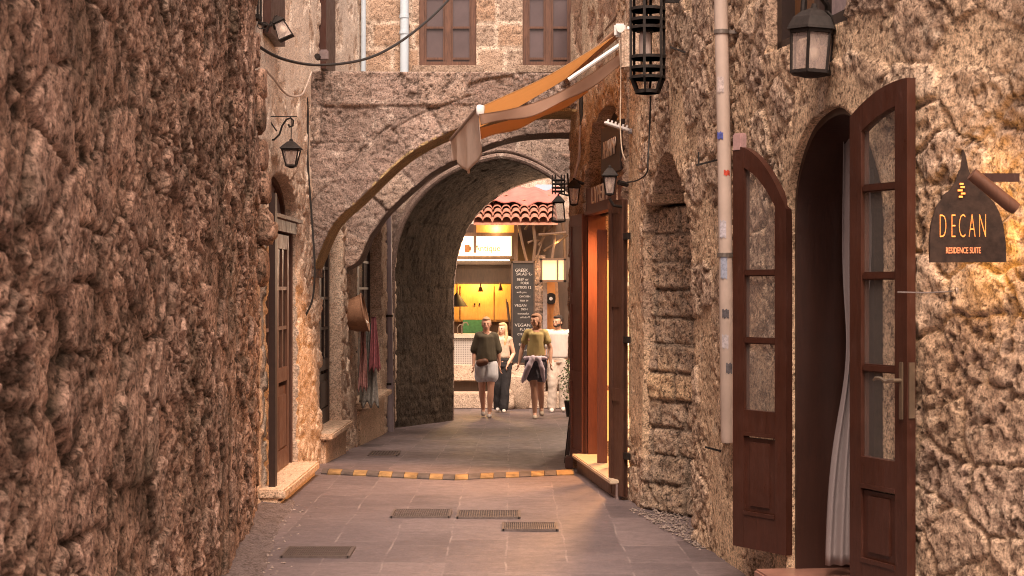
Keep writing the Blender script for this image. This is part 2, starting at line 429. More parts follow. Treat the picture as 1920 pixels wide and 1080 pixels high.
# ================================================================ street
xs = np.unique(np.r_[np.linspace(-60, -4, 15), np.arange(-4, 5, .06), np.linspace(5, 60, 15)])
ys = np.unique(np.r_[np.linspace(-40, 2, 12), np.arange(2, 32, .06), np.linspace(32, 260, 30)])
gx, gy = np.meshgrid(xs, ys, indexing='ij'); hz = gz(gy) + .012 * (fbm(gx * 1.3, gy * 1.3, 4) - .5) + .006 * (fbm(gx * 5, gy * 5, 9) - .5)
idx = np.arange(gx.size).reshape(gx.shape)
fq = np.stack([idx[:-1, :-1], idx[1:, :-1], idx[1:, 1:], idx[:-1, 1:]], -1).reshape(-1, 4)
m, nt, b = newmat('worn_paving')
tc = nt.nodes.new('ShaderNodeTexCoord'); sep = nt.nodes.new('ShaderNodeSeparateXYZ'); nt.links.new(tc.outputs['Object'], sep.inputs[0])
wn1 = noise(nt, 1.4, 4, .6); wn2 = noise(nt, 1.1, 4, .6, (1, 1, 3))
def madd(a, k, c):
    q = nt.nodes.new('ShaderNodeMath'); q.operation = 'MULTIPLY_ADD'; nt.links.new(a, q.inputs[0]); q.inputs[1].default_value = k
    if isinstance(c, (int, float)): q.inputs[2].default_value = c
    else: nt.links.new(c, q.inputs[2])
    return q.outputs[0]
cmb = nt.nodes.new('ShaderNodeCombineXYZ'); nt.links.new(madd(wn1, .10, sep.outputs[1]), cmb.inputs[0]); nt.links.new(madd(wn2, .07, sep.outputs[0]), cmb.inputs[1])
def brick(w, h, ms, off, freq=2):
    k = nt.nodes.new('ShaderNodeTexBrick'); k.inputs['Scale'].default_value = 1; k.inputs['Brick Width'].default_value = w; k.inputs['Row Height'].default_value = h
    k.inputs['Mortar Size'].default_value = ms; k.inputs['Mortar Smooth'].default_value = .4; k.offset = off; k.offset_frequency = freq; k.squash = 1.3; k.squash_frequency = 3
    k.inputs['Color1'].default_value = (0, 0, 0, 1); k.inputs['Color2'].default_value = (1, 1, 1, 1); k.inputs['Mortar'].default_value = (.5, .5, .5, 1)
    nt.links.new(cmb.outputs[0], k.inputs[0]); return k
bk = brick(.62, .37, .007, .41)
patch = noise(nt, 1.7, 5, .65); mid = noise(nt, 9, 7, .7); fine = noise(nt, 60, 8, .75)
tone = ramp(nt, bk.outputs['Color'], [(0, (.085, .069, .074)), (.5, (.128, .101, .105)), (1, (.18, .14, .14))])
col = mixc(nt, ramp(nt, patch, [(.35, 0.), (.7, .7)]), tone, (.18, .142, .145))
col = mixc(nt, ramp(nt, mid, [(.42, 0.), (.72, .6)]), col, (.095, .074, .075))
jm = nt.nodes.new('ShaderNodeMath'); jm.operation = 'MULTIPLY'; nt.links.new(bk.outputs['Fac'], jm.inputs[0]); nt.links.new(ramp(nt, noise(nt, 2.6, 4, .7), [(.44, .0), (.62, .7)]), jm.inputs[1])
col = mixc(nt, jm.outputs[0], col, (.30, .245, .225))
col = mixc(nt, 1, col, ramp(nt, fine, [(.3, .78), (.7, 1.2)]), 'MULTIPLY')
nt.links.new(col, b.inputs['Base Color'])
nt.links.new(ramp(nt, mid, [(.3, .42), (.7, .68)]), b.inputs['Roughness']); b.inputs['Specular IOR Level'].default_value = .4
p1 = bump(nt, b, bk.outputs['Fac'], -.5, .006); p2 = bump(nt, b, mid, .35, .02, p1); bump(nt, b, fine, .3, .005, p2)
M_pave = m
street = mesh_obj('street', np.stack([gx, gy, hz], -1).reshape(-1, 3), fq, m, smooth=True); tag(street, kind='structure')
nrm0 = street.data.polygons[0].normal.z
if nrm0 < 0: street.data.flip_normals()

# ================================================================ left rubble wall (foreground)
PL1 = Path([(-1.00, .8), (-1.19, 3.94), (-1.67, 9.52), (-1.86, 11.70)], 1)
hl = h_rubble((.30, .20), .04, .026, 0, 3, .45, .22, .016, .14, .42)
def hl1(s, z):
    w1 = fbm(s * 3, z * 3, 51) - .5; w2 = fbm(s * 3 + 9, z * 3, 52) - .5
    f1, f2, idn = worley((s + .12 * w1) / .36, (z + .12 * w2) / .23, 3)
    g1, g2, gid = worley((s + .05 * w1) / .11 + 5, (z + .05 * w2) / .085, 13)
    e = f2 - f1; st = sstep(e, .0, .10)
    rg = 1 - np.abs(2 * fbm(s * 5, z * 5, 61, 5, .6) - 1)
    big = sstep(fbm(s * 1.3, z * 1.8, 77), .54, .66)
    small = sstep(g2 - g1, 0, .14) * (gid - .5)
    r = fbm(s * 17, z * 17, 65, 5, .68) - .5
    cav = sstep(fbm(s * 10, z * 9, 71, 5, .62), .57, .66); pit2 = sstep(fbm(s * 26, z * 24, 74, 4, .6), .56, .66)
    rou = .35 + .65 * sstep(fbm(s * .8 + 4, z * .9, 99), .42, .58)
    h = .034 * st * (idn - .3) + rou * (.022 * (rg - .8) + .020 * small * (.3 + big) + .048 * r - .040 * cav - .022 * pit2) - .012 * (1 - st) + .06 * (fbm(s * .9, z * .9, 79) - .5)
    tone = np.clip(.75 * idn + .25 * gid + .4 * (fbm(s * 1.2, z * 1.2, 83) - .5) * 2, 0, 1)
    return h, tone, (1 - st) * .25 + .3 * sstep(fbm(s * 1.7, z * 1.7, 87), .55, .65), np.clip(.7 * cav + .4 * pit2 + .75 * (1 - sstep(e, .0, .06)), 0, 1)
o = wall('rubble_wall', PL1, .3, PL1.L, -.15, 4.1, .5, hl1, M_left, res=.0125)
tag(o, 'tall rough brown rubble wall running along the whole left foreground', 'wall')
LW = o
# ================================================================ left house
PL2 = Path([(-1.95, 11.3), (-1.93, 12), (-1.91, 14), (-1.89, 15.5), (-1.85, 17.5), (-1.80, 20), (-1.74, 22.5), (-1.71, 23.3)], 1)
def HP(path, pts): return [path.hit(*p) for p in pts]
hpl = h_plaster(21, .05, .40)
hr2 = h_rubble((.34, .26), .03, .022, 0, 8, .5, .2)
def hl2(s, z):
    h, i, mo, p = hpl(s, z); g, gi, gm, gp = hr2(s, z)
    up = sstep(z + .5 * (fbm(s * 2, z * 2, 31) - .5), 2.5, 3.1)
    return h * up + g * .8 * (1 - up), (.5 + .5 * i) * up + .45 * gi * (1 - up), mo * up + gm * (1 - up) * .25, p * up + gp * (1 - up) * .8
lh = thing('plastered_house', (-1.9, 15, 0), 'peeling cream plastered house with brown doors behind the left rubble wall', 'house')
q1, z1 = PL2.hit(497, 540); q2, _ = PL2.hit(553, 540)
def arch_top(qa, qb, zs, rise, n=12): return [(qa + (qb - qa) * (.5 - .5 * math.cos(math.pi * k / n)), zs + rise * math.sin(math.pi * k / n)) for k in range(n + 1)]
D1 = [(q1, .12), *arch_top(q1, q2, 2.24, .36), (q2, .12)]
D1 = [(q1, -.5)] + D1[1:-1] + [(q2, -.5)]
q3, _ = PL2.hit(599, 540); q4, _ = PL2.hit(639, 540)
D2 = [(q3, -.6), (q3, 2.4), (q4, 2.55), (q4, -.6)]
q5, _ = PL2.hit(668, 540); q6, _ = PL2.hit(714, 540)
D3 = [(q5, .15), (q5, 2.5), (q6, 2.5), (q6, .15)]
# shuttered windows high on the plaster
q7, zt = PL2.hit(600, 128); q8, _ = PL2.hit(618, 128)
D4 = [(q7, PL2.hit(600, 128)[1]), (q7, 5.3), (q8 , 5.3), (q8, PL2.hit(600, 128)[1])]
q9, zb = PL2.hit(489, 62); q10, _ = PL2.hit(516, 62)
D5 = [(q9, zb), (q9, 5.3), (q10, 5.3), (q10, zb)]
wall('wall', PL2, 0, PL2.L, -.6, 5.6, .35, hl2, M_house, [D1, D2, D3, D4, D5], res=.02, parent=lh)

def panel_door(path, qa, qb, z0, z1, off, mat, name='door', leaves=2, glass_from=.38, bars=4, parent=None, gm=None):
    """double door set inside a wall opening; returns the door object"""
    w = (qb - qa) / leaves; mb = MB(); gl = MB()
    for i in range(leaves):
        a = qa + i * w + .008; bq = qa + (i + 1) * w - .008; T = path.M((a + bq) / 2, 0, off); ww = bq - a; st = .085
        for sx in (-1, 1): mb.box((sx * (ww / 2 - st / 2), 0, (z0 + z1) / 2), (st, .045, z1 - z0), T)
        for zz, hh in ((z0 + .08, .16), (z1 - .06, .12), (z0 + (z1 - z0) * glass_from, .12)): mb.box((0, 0, zz), (ww - 2 * st, .042, hh), T)
        mb.box((0, -.004, (z0 + z0 + (z1 - z0) * glass_from) / 2), (ww - 2 * st, .02, (z1 - z0) * glass_from - .2), T)
        mb.box((0, .006, (z0 + z0 + (z1 - z0) * glass_from) / 2), (ww - 2 * st - .1, .03, (z1 - z0) * glass_from - .34), T, .008)
        zg0 = z0 + (z1 - z0) * glass_from + .06; zg1 = z1 - .12
        for k in range(1, bars): mb.box((0, 0, zg0 + (zg1 - zg0) * k / bars), (ww - 2 * st, .035, .03), T)
        mb.box((0, 0, (zg0 + zg1) / 2), (.025, .034, zg1 - zg0), T)
        gl.box((0, 0, (zg0 + zg1) / 2), (ww - 2 * st, .006, zg1 - zg0), T)
    d = mb.build(name, mat, parent)
    gl.build('pane', gm or M_glassdark, d)
    return d
M_glassdark = plain('dark_glass', (.035, .028, .028), .12, var=.3, bs=0, sc=3)
M_glass = glass('clear_glass', (.5, .45, .42), .05, .07)
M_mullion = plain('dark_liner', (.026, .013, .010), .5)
# door 1
M_door1 = wood('brown_house_door_wood', (.085, .036, .02), (.14, .062, .035), .4, worn=.4)
d1 = panel_door(PL2, q1 + .05, q2 - .20, .13, 2.10, -.045, M_door1, parent=lh, glass_from=.40, bars=3)
f = MB(); T = PL2.M(q1, 0, -.12); f.box((.03, 0, 1.15), (.06, .2, 2.2), T); T = PL2.M(q2, 0, -.12); f.box((-.03, 0, 1.15), (.06, .2, 2.2), T)
T = PL2.M((q1 + q2) / 2, 2.18, -.07); f.box((0, 0, 0), (q2 - q1, .17, .12), T); f.box((0, .04, .05), (q2 - q1, .2, .03), T)
f.build('door_frame', M_brown, lh)
T = PL2.M(q1, 0, -.12); fan = MB(); A = [(x - q1, z) for x, z in arch_top(q1 + .0, q2 - .0, 2.24, .35, 16)]; B = [(x - q1, z) for x, z in arch_top(q1 + .07, q2 - .07, 2.26, .28, 16)]
fan.strip(A, B, -.04, .04, T); mid_ = (q2 - q1) / 2
for a in (-38, 0, 38): fan.bar(T @ Vector((mid_, 0, 2.25)), T @ Vector((mid_ + (q2 - q1) * .42 * math.sin(math.radians(a)), 0, 2.25 + .3 * math.cos(math.radians(a)))), .025)
fl = fan.build('fanlight', M_brown, lh); g = MB(); g.prism([(x, z) for x, z in B], -.006, .006, T); g.build('pane', plain('dusty_glass', (.30, .25, .24), .4, var=.2), fl)
# dark edge board beside the near jamb
f = MB(); a = PL2.pt(q1 - .02, 0, .05); f.box((a.x + .03, a.y - .1, 1.20), (.05, .10, 2.36)); o = f.build('door_leaf_edge', M_mullion, lh)
st = MB(); qa, qb = q1 - .35, q2 + .06
T = PL2.M((qa + qb) / 2, 0, .03); st.box((0, -.02, .085), (qb - qa, .40, .07), T, .012); st.box((0, -.03, -.02), (qb - qa, .34, .14), T, .02)
st.build('doorstep', M_sill, lh)
# door 2 and base
d2 = panel_door(PL2, q3 + .03, q4 - .03, .22, 2.30, -.14, M_mullion, parent=lh, glass_from=.3, bars=4)
st = MB(); T = PL2.M((q3 + q4) / 2, 0, -.04); st.box((0, 0, .19), (q4 - q3 + .10, .34, .06), T, .012); st.box((0, -.03, -.08), (q4 - q3, .26, .48), T, .02); st.build('doorstep', M_sill, lh)
# window 3
w3 = panel_door(PL2, q5 + .03, q6 - .03, .30, 2.45, -.16, M_mullion, name='window', parent=lh, glass_from=.12, bars=5, gm=plain('pale_reflecting_glass', (.16, .15, .16), .15, var=.4, sc=2, bs=0))
st = MB(); T = PL2.M((q5 + q6) / 2, 0, -.05); st.box((0, 0, .26), (q6 - q5 + .06, .40, .07), T, .012); st.box((0, -.03, -.05), (q6 - q5, .26, .55), T, .02); st.build('window_sill', M_sill, lh)
# shutters above
f = MB(); T = PL2.M((q7 + q8) / 2, 0, .0); z0 = D4[0][1]; f.box((0, 0, (z0 + 5.3) / 2), (q8 - q7, .12, 5.3 - z0), T); f.build('shutter', M_red, lh)
f = MB(); T = PL2.M((q9 + q10) / 2, 0, .02); z0 = D5[0][1]; f.box((0, 0, (z0 + 5.3) / 2), (q10 - q9, .12, 5.3 - z0), T); f.build('shutter', M_red, lh)
# dark rooms behind
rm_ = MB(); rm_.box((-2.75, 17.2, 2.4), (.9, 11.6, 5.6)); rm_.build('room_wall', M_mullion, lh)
# end return of the rubble wall and its projecting stones
def rock(c, r, sd=0, squash=(1, 1, 1), n=3, cut=0):
    bm = bmesh.new(); bmesh.ops.create_icosphere(bm, subdivisions=n, radius=1)
    for v in bm.verts:
        d = v.co.copy(); k = 1 + .35 * (float(fbm(np.array([d.x * 1.3 + sd]), np.array([d.y * 1.3 + d.z * 1.9 + sd * 3]), 5, 4)[0]) - .5) * 2
        q = Vector([math.copysign(abs(x) ** .6, x) for x in d]) * k
        v.co = Vector((q.x * r[0], q.y * r[1], q.z * r[2])) + Vector(c)
    bm.verts.index_update(); r_ = ([v.co.copy() for v in bm.verts], [[v.index for v in f_.verts] for f_ in bm.faces]); bm.free(); return r_
mb = MB()
for (px, py, rx, rz, sd) in ((497, 425, .07, .13, 1), (507, 432, .06, .07, 4), (489, 355, .07, .12, 2), (487, 290, .05, .12, 3), (484, 215, .05, .15, 5), (489, 500, .05, .14, 6), (486, 160, .05, .12, 8)):
    mb.add(*rock(P(px, py, 11.75), (rx, .12, rz), sd))
o = mb.build('projecting_stone', M_left, LW, True)

# ================================================================ arches across the lane
def front(xa, xb, Y): return Path([(xa, Y), (xb, Y)], 1)
def curve(pts, n=8):
    """Catmull-Rom through pixel points"""
    p = [np.array(q, float) for q in pts]; p = [2 * p[0] - p[1]] + p + [2 * p[-1] - p[-2]]; r = []
    for i in range(1, len(p) - 2):
        for k in range(n):
            t = k / n; r.append(tuple(.5 * (2 * p[i] + (p[i + 1] - p[i - 1]) * t + (2 * p[i - 1] - 5 * p[i] + 4 * p[i + 1] - p[i + 2]) * t * t + (3 * p[i] - p[i - 1] - 3 * p[i + 1] + p[i + 2]) * t ** 3)))
    r.append(tuple(p[-2])); return r
# front arch
PA = front(-2.3, 1.0, 15.0)
ca = curve([(587, 503), (617, 433), (640, 403), (670, 377), (720, 328), (760, 293), (800, 268), (853, 243), (900, 225), (950, 214), (1000, 209), (1060, 207), (1110, 212)])
ca_s = HP(PA, ca)
def ringA(s, z):
    d, a, _, _ = seg_near(s, z, ca_s, False); return d, a
oa = HP(PA, [(560, 133), (1115, 137)])
outA = [(.05, 1.75), (.05, oa[0][1]), (oa[1][0], oa[1][1]), (oa[1][0], ca_s[-1][1])] + ca_s[::-1] + [(ca_s[0][0], 1.75)]
hA0 = h_ashlar(.335, .44, .016, .017, 5, (ringA, .30, .36), joint=.009, jd=.010)
def hA(s, z):
    h, i, m_, p = hA0(s, z); cop = sstep(z, 3.36, 3.38)
    return h + .010 * cop, i * (1 - .3 * cop), m_, np.clip(p * (1 + cop), 0, 1)
al = thing('stone_arch', (-.6, 15, 0), 'wide grey stone arch wall with patchy top course, nearest of the arches over the lane', 'arch')
wall('arch_wall', PA, 0, PA.L, 1.7, 3.75, .75, hA, M_arch, [], res=.0125, outline=outA, parent=al)
# rounded pad where the soffit is mossy
def soffit(name, pts, path, depth, mat, parent, t=.02, inset=.01):
    mb = MB(); n = len(pts); V = []
    for (s, z) in pts:
        p = path.pt(s, z); V += [p + Vector((0, inset, -.004)), p + Vector((0, depth - inset, -.004)), p + Vector((0, depth - inset, .02)), p + Vector((0, inset, .02))]
    Fc = []
    for i in range(n - 1):
        for k in range(4): Fc.append((i * 4 + k, i * 4 + (k + 1) % 4, i * 4 + 4 + (k + 1) % 4, i * 4 + 4 + k))
    Fc += [(0, 1, 2, 3), tuple((n - 1) * 4 + k for k in (3, 2, 1, 0))]
    mb.add(V, Fc); return mb.build(name, mat, parent, True)
M_moss = stone_mat('mossy_soffit_stone', [(.36, .26, .13), (.42, .31, .16)], (.26, .19, .10), dirt=(.10, .075, .035), dirt_amt=.5, bs=.7)
soffit('soffit', ca_s, PA, .75, M_moss, al)
# second arch
PB = front(-2.3, 1.3, 17.6)
cb = curve([(650, 503), (673, 487), (693, 442), (703, 428), (727, 396), (773, 353), (813, 320), (853, 300), (913, 272), (968, 256), (1027, 250), (1072, 250), (1130, 256)])
cb_s = HP(PB, cb)
def ringB(s, z):
    d, a, _, _ = seg_near(s, z, cb_s, False); return d, a
outB = [(.05, 1.8), (.05, 3.75), (PB.L, 3.75), (PB.L, cb_s[-1][1])] + cb_s[::-1] + [(cb_s[0][0], 1.8)]
a2 = thing('stone_arch', (-.6, 17.6, 0), 'grey stone arch ring in the middle, between the nearest arch and the tunnel mouth', 'arch')
wall('arch_wall', PB, 0, PB.L, 1.7, 3.8, .65, h_ashlar(.3, .42, .018, .02, 15, (ringB, .42, .40), joint=.014, jd=.012), M_arch, [], res=.015, outline=outB, parent=a2)
soffit('soffit', cb_s, PB, .65, M_arch, a2)
# tunnel mouth
PC = front(-2.4, 2.2, 23.0)
cc = curve([(733, 500), (741, 452), (757, 408), (782, 370), (818, 336), (862, 311), (905, 297), (943, 291), (985, 301), (1025, 321), (1062, 349), (1100, 385), (1130, 435), (1146, 500)])
cc_s = HP(PC, cc)
holeC = [(cc_s[0][0], -1.2)] + cc_s + [(cc_s[-1][0], -1.2)]
def ringC(s, z):
    d, a, _, _ = seg_near(s, z, cc_s, False); return d, a
tn = thing('vaulted_tunnel', (-.15, 23, gzf(23)), 'dark pointed vaulted stone passage at the end of the lane', 'tunnel')
wall('front_wall', PC, 0, PC.L, -1, 4.3, .3, h_ashlar(.3, .42, .012, .02, 25, (ringC, .34, .38)), M_arch, [holeC], res=.026, parent=tn)
mb = MB(); inn = []
for i, (s, z) in enumerate(cc_s):
    a = Vector((s - (cc_s[0][0] + cc_s[-1][0]) / 2, z - 1.5)); a.normalize(); inn.append((s - a.x * .02, z - a.y * .02))
pts = [PC.pt(s, z, .05) for s, z in inn]; pts = [Vector((pts[0].x, pts[0].y, gzf(23)))] + pts
mb.tube(pts, .045, 8); mb.tube([p + Vector((-.0, .02, .09)) if 0 else PC.pt(*[(s - a_) for s, a_ in zip(q, (0, -.09))], .03) for p, q in zip(pts[1:], inn)], .028, 8); mb.build('moulding', M_arch, tn, True)
# vault
ce = curve([(850, 545), (856, 490), (868, 445), (890, 407), (920, 377), (960, 352), (1010, 336), (1060, 330), (1110, 335), (1160, 352), (1210, 400), (1235, 470), (1240, 545)])
def resamp(p, n):
    p = np.array(p); L = np.r_[0, np.cumsum(np.hypot(*np.diff(p, axis=0).T))]; t = np.linspace(0, L[-1], n)
    return np.stack([np.interp(t, L, p[:, 0]), np.interp(t, L, p[:, 1])], 1), L[-1]
c3 = [(PC.pt(s, z).x, z) for s, z in cc_s]; c3 = [(c3[0][0], gzf(23) - .1)] + c3 + [(c3[-1][0], gzf(23) - .1)]
Ye = 26.0
e3 = [(P(x, y, Ye).x, P(x, y, Ye).z) for x, y in ce]; e3 = [(P(849, 540, Ye).x, gzf(Ye) - .1)] + e3 + [(e3[-1][0], gzf(Ye) - .1)]
nA, nB = 330, 130
R0, L0 = resamp(c3, nA); R1, L1 = resamp(e3, nA)
tt = np.linspace(0, 1, nB)[:, None, None]; G3 = R0[None] * (1 - tt) + R1[None] * tt       # nB,nA,2
yy = np.linspace(23.28, Ye, nB)[:, None] * np.ones((1, nA)); arc = np.linspace(0, L0, nA)[None] * np.ones((nB, 1))
dx = np.gradient(G3[..., 0], axis=1); dz = np.gradient(G3[..., 1], axis=1); l = np.hypot(dx, dz) + 1e-9
inx, inz = dz / l, -dx / l
sgn = -1 if np.sum(inx[:, 5]) < 0 else 1
h, idn, mo, pt_ = h_ashlar(.24, .38, .014, .03, 35)(yy, arc)
Vt = np.stack([G3[..., 0] + sgn * inx * h, yy, G3[..., 1] + sgn * inz * h], -1).reshape(-1, 3)
Vo = np.stack([G3[..., 0] - sgn * inx * .3, yy, G3[..., 1] - sgn * inz * .3], -1).reshape(-1, 3)
ix = np.arange(nA * nB).reshape(nB, nA); fq = np.stack([ix[:-1, :-1], ix[1:, :-1], ix[1:, 1:], ix[:-1, 1:]], -1).reshape(-1, 4)
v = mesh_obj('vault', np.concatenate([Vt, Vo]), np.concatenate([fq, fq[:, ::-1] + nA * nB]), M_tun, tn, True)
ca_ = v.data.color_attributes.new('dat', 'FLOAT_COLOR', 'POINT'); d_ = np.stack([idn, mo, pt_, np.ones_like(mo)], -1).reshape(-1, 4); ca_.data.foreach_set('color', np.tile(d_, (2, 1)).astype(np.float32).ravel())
PE = front(-3.0, 4.5, Ye)
ce_s = HP(PE, ce); holeE = [(ce_s[0][0], -1.5)] + ce_s + [(ce_s[-1][0], -1.5)]
wall('end_wall', PE, 0, PE.L, -1.2, 4.6, .35, h_ashlar(.3, .42, .01, .012, 45), M_arch, [holeE], res=.035, parent=tn)
mb = MB(); mb.box((.3, 24.6, 4.75), (5.5, 3.2, .3)); mb.build('roof_slab', M_upper, tn)

# ================================================================ upper house over the tunnel
uh = thing('upper_house', (-.5, 19, 4), 'pale ashlar house with brown casement windows above the arches', 'house')
PU = front(-2.1, 1.3, 19.0)
def UH(px0, py0, px1, py1): 
    a = PU.hit(px0, py0); b_ = PU.hit(px1, py1); return [(a[0], b_[1]), (a[0], 5.6), (b_[0], 5.6), (b_[0], b_[1])]
w1 = UH(786, -90, 893, 124); w2 = UH(980, -90, 1077, 124)
hU0 = h_ashlar(.30, .42, .008, .008, 55, joint=.026, jd=.004)
wall('wall', PU, 0, PU.L, 3.6, 5.6, .3, hU0, M_upper, [w1, w2], res=.018, parent=uh)
mb = MB(); mb.box((-.4, 19.95, 3.86), (3.6, 1.3, .2)); mb.build('floor_slab', M_upper, uh)
M_wwood = wood('weathered_window_wood', (.065, .030, .020), (.16, .075, .045), .65)
M_wglass = plain('dusty_window_pane', (.10, .075, .078), .15, var=.2, sc=2, bs=.02)
for hp in (w1, w2):
    a, b_ = hp[0][0], hp[2][0]; z0 = hp[0][1]; T = PU.M((a + b_) / 2, 0, -.10); w_ = b_ - a; f = MB()
    for sx in (-1, 1): f.box((sx * (w_ / 2 - .03), 0, (z0 + 5.6) / 2), (.06, .12, 5.6 - z0), T)
    f.box((0, 0, z0 + .03), (w_ - .12, .12, .06), T); f.box((0, .01, (z0 + .06 + 5.6) / 2), (.07, .10, 5.54 - z0), T)
    for sx in (-1, 1):
        c = sx * (w_ / 4 - .0125); hw = w_ / 2 - .085
        for e in (-1, 1): f.box((c + e * (hw / 2 - .014), 0, (z0 + .06 + 5.5) / 2), (.028, .07, 5.44 - z0), T)
        for k in range(4): f.box((c, 0, z0 + .10 + k * .37), (hw - .05, .055, .026), T)
    wo = f.build('window', M_wwood, uh)
    g = MB()
    for sx in (-1, 1): g.box((sx * (w_ / 4 - .0125), -.0, (z0 + 5.5) / 2), (w_ / 2 - .11, .01, 5.4 - z0), T)
    g.build('pane', M_wglass, wo)
    s_ = MB(); s_.box((0, .10, z0 - .05), (w_ + .16, .26, .09), T, .01); s_.build('window_sill', M_upper, uh)
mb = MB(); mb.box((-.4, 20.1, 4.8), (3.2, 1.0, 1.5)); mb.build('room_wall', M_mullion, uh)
# ================================================================ right wall: tower pier, niche, arched doorway, sign wall
PR = Path([(.86, 12.9), (.90, 12.6), (1.19, 10.5), (1.60, 7.45), (1.70, 7.1), (2.07, 6.35), (2.9, 4.8), (4.2, 2.4)], 1, .35)
niche = HP(PR, curve([(1302, 1000), (1302, 700), (1301, 520), (1293, 420), (1282, 350), (1266, 298), (1255, 286), (1243, 298), (1232, 340), (1226, 380)], 4) + [(1211, 386), (1210, 600), (1208, 800), (1208, 1000)])
niche = [(s, (z if z > .1 else -.5)) for s, z in niche]
dr = curve([(1480, 430), (1482, 360), (1493, 299), (1514, 244), (1539, 214), (1567, 200), (1592, 208), (1620, 240), (1645, 300), (1656, 360), (1660, 430)])
door_s = HP(PR, dr); doorR = [(door_s[0][0], .02)] + door_s + [(door_s[-1][0], .02)]
wq0 = PR.hit(1441, 50)[0]; wq1 = PR.hit(1588, 50)[0]; wz = PR.hit(1500, 72)[1]
winR = [(wq0, wz), (wq0, 4.3), (wq1, 4.3), (wq1, wz - .02)]
hrR = h_rubble((.36, .25), .017, .026, 0, 12, .95, .10, .007, .018, .50)
hpR = h_plaster(44, .03, .48)
qd = door_s[0][0]; qn = PR.hit(1600, 300)[0]
def hR(s, z):
    h, i, mo, p = hrR(s, z)
    g, gi, gm, gp = hpR(s, z)
    d, _, _, _ = seg_near(s, z, doorR, True)
    pl = 1 - sstep(d + .25 * (fbm(s * 4, z * 4, 66) - .5), .10, .26)                     # plaster band round the doorway
    pl = np.maximum(pl, .9 * sstep(fbm(s * 1.5, z * 1.1, 95), .58, .66) * (s < qd))
    h = h * (1 - pl) + (.012 + .3 * g) * pl
    return h, i * (1 - pl) + .5 * pl, mo * (1 - pl) + .9 * pl, p * (1 - .8 * pl)
rh = thing('golden_stone_house', (1.5, 8.5, 0), 'golden rubble stone house with arched doorway and blocked niche on the right', 'house')
sN = float(PR.S[np.argmin(np.abs(PR.y - 5.7))])
wall('wall', PR, 0, sN, -.15, 4.5, .42, hR, M_right, [niche, doorR, winR], res=.0125, parent=rh)
wall('wall', PR, sN + .002, PR.L - .2, -.15, 4.3, .42, hR, M_right, [], res=.05, parent=rh)
# niche infill
PN = Path([(.99, 12.0), (1.29, 11.55), (1.49, 11.25)], 1)
zt = PN.hit(1255, 384)[1]
hn0 = h_ashlar(.205, .26, .022, .032, 71, joint=.014, jd=.024)
def hN(s, z):
    h, i, mo, p = hn0(s, z); top = sstep(z, zt - .01, zt + .01)
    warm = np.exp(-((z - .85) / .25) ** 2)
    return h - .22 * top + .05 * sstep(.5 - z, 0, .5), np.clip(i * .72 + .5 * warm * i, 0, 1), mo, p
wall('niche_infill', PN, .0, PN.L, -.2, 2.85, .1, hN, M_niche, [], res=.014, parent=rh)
# doorway liner (dark brown frame lining the reveal), interior, step, curtain
M_liner = wood('dark_red_brown_liner', (.030, .011, .007), (.045, .016, .010), .45)
dl = [(s, z) for s, z in door_s]; dl = [(dl[0][0], .12)] + dl + [(dl[-1][0], .12)]
V = []; Fc = []
for i, (s, z) in enumerate(dl):
    cx = (dl[0][0] + dl[-1][0]) / 2; k = .965; s2 = cx + (s - cx) * k; z2 = .12 + (z - .12) * .985
    V += [PR.pt(s, z, -.03), PR.pt(s, z, -.44), PR.pt(s2, z2, -.44), PR.pt(s2, z2, -.03)]
for i in range(len(dl) - 1):
    for k in range(4): Fc.append((i * 4 + k, i * 4 + (k + 1) % 4, i * 4 + 4 + (k + 1) % 4, i * 4 + 4 + k))
Fc += [(0, 1, 2, 3), tuple(4 * (len(dl) - 1) + k for k in (3, 2, 1, 0))]
mesh_obj('door_frame', V, Fc, M_liner, rh)
# inner fixed frame posts seen in the opening
f = MB()
for px, w_ in ((1497, .07), (1530, .10)):
    q = PR.hit(px, 540)[0]; T = PR.M(q, 0, -.36 if px < 1510 else -.46); f.box((0, 0, 1.22), (w_, .07, 2.1), T)
f.build('inner_frame', M_liner, rh)
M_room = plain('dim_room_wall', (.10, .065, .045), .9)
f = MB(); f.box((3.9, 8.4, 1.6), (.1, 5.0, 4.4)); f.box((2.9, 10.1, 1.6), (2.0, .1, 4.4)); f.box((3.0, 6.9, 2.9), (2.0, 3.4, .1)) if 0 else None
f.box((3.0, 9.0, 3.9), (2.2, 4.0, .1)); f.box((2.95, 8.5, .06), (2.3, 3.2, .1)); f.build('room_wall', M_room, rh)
st = MB(); q0, q1_ = door_s[0][0], door_s[-1][0]; T = PR.M((q0 + q1_) / 2, 0, -.12)
st.box((0, 0, .14), (q1_ - q0 + .02, .62, .06), T, .01); st.box((0, -.04, .02), (q1_ - q0, .5, .2), T)
st.build('doorstep', plain('reddish_marble', (.30, .15, .11), .3, var=.25, sc=8), rh)

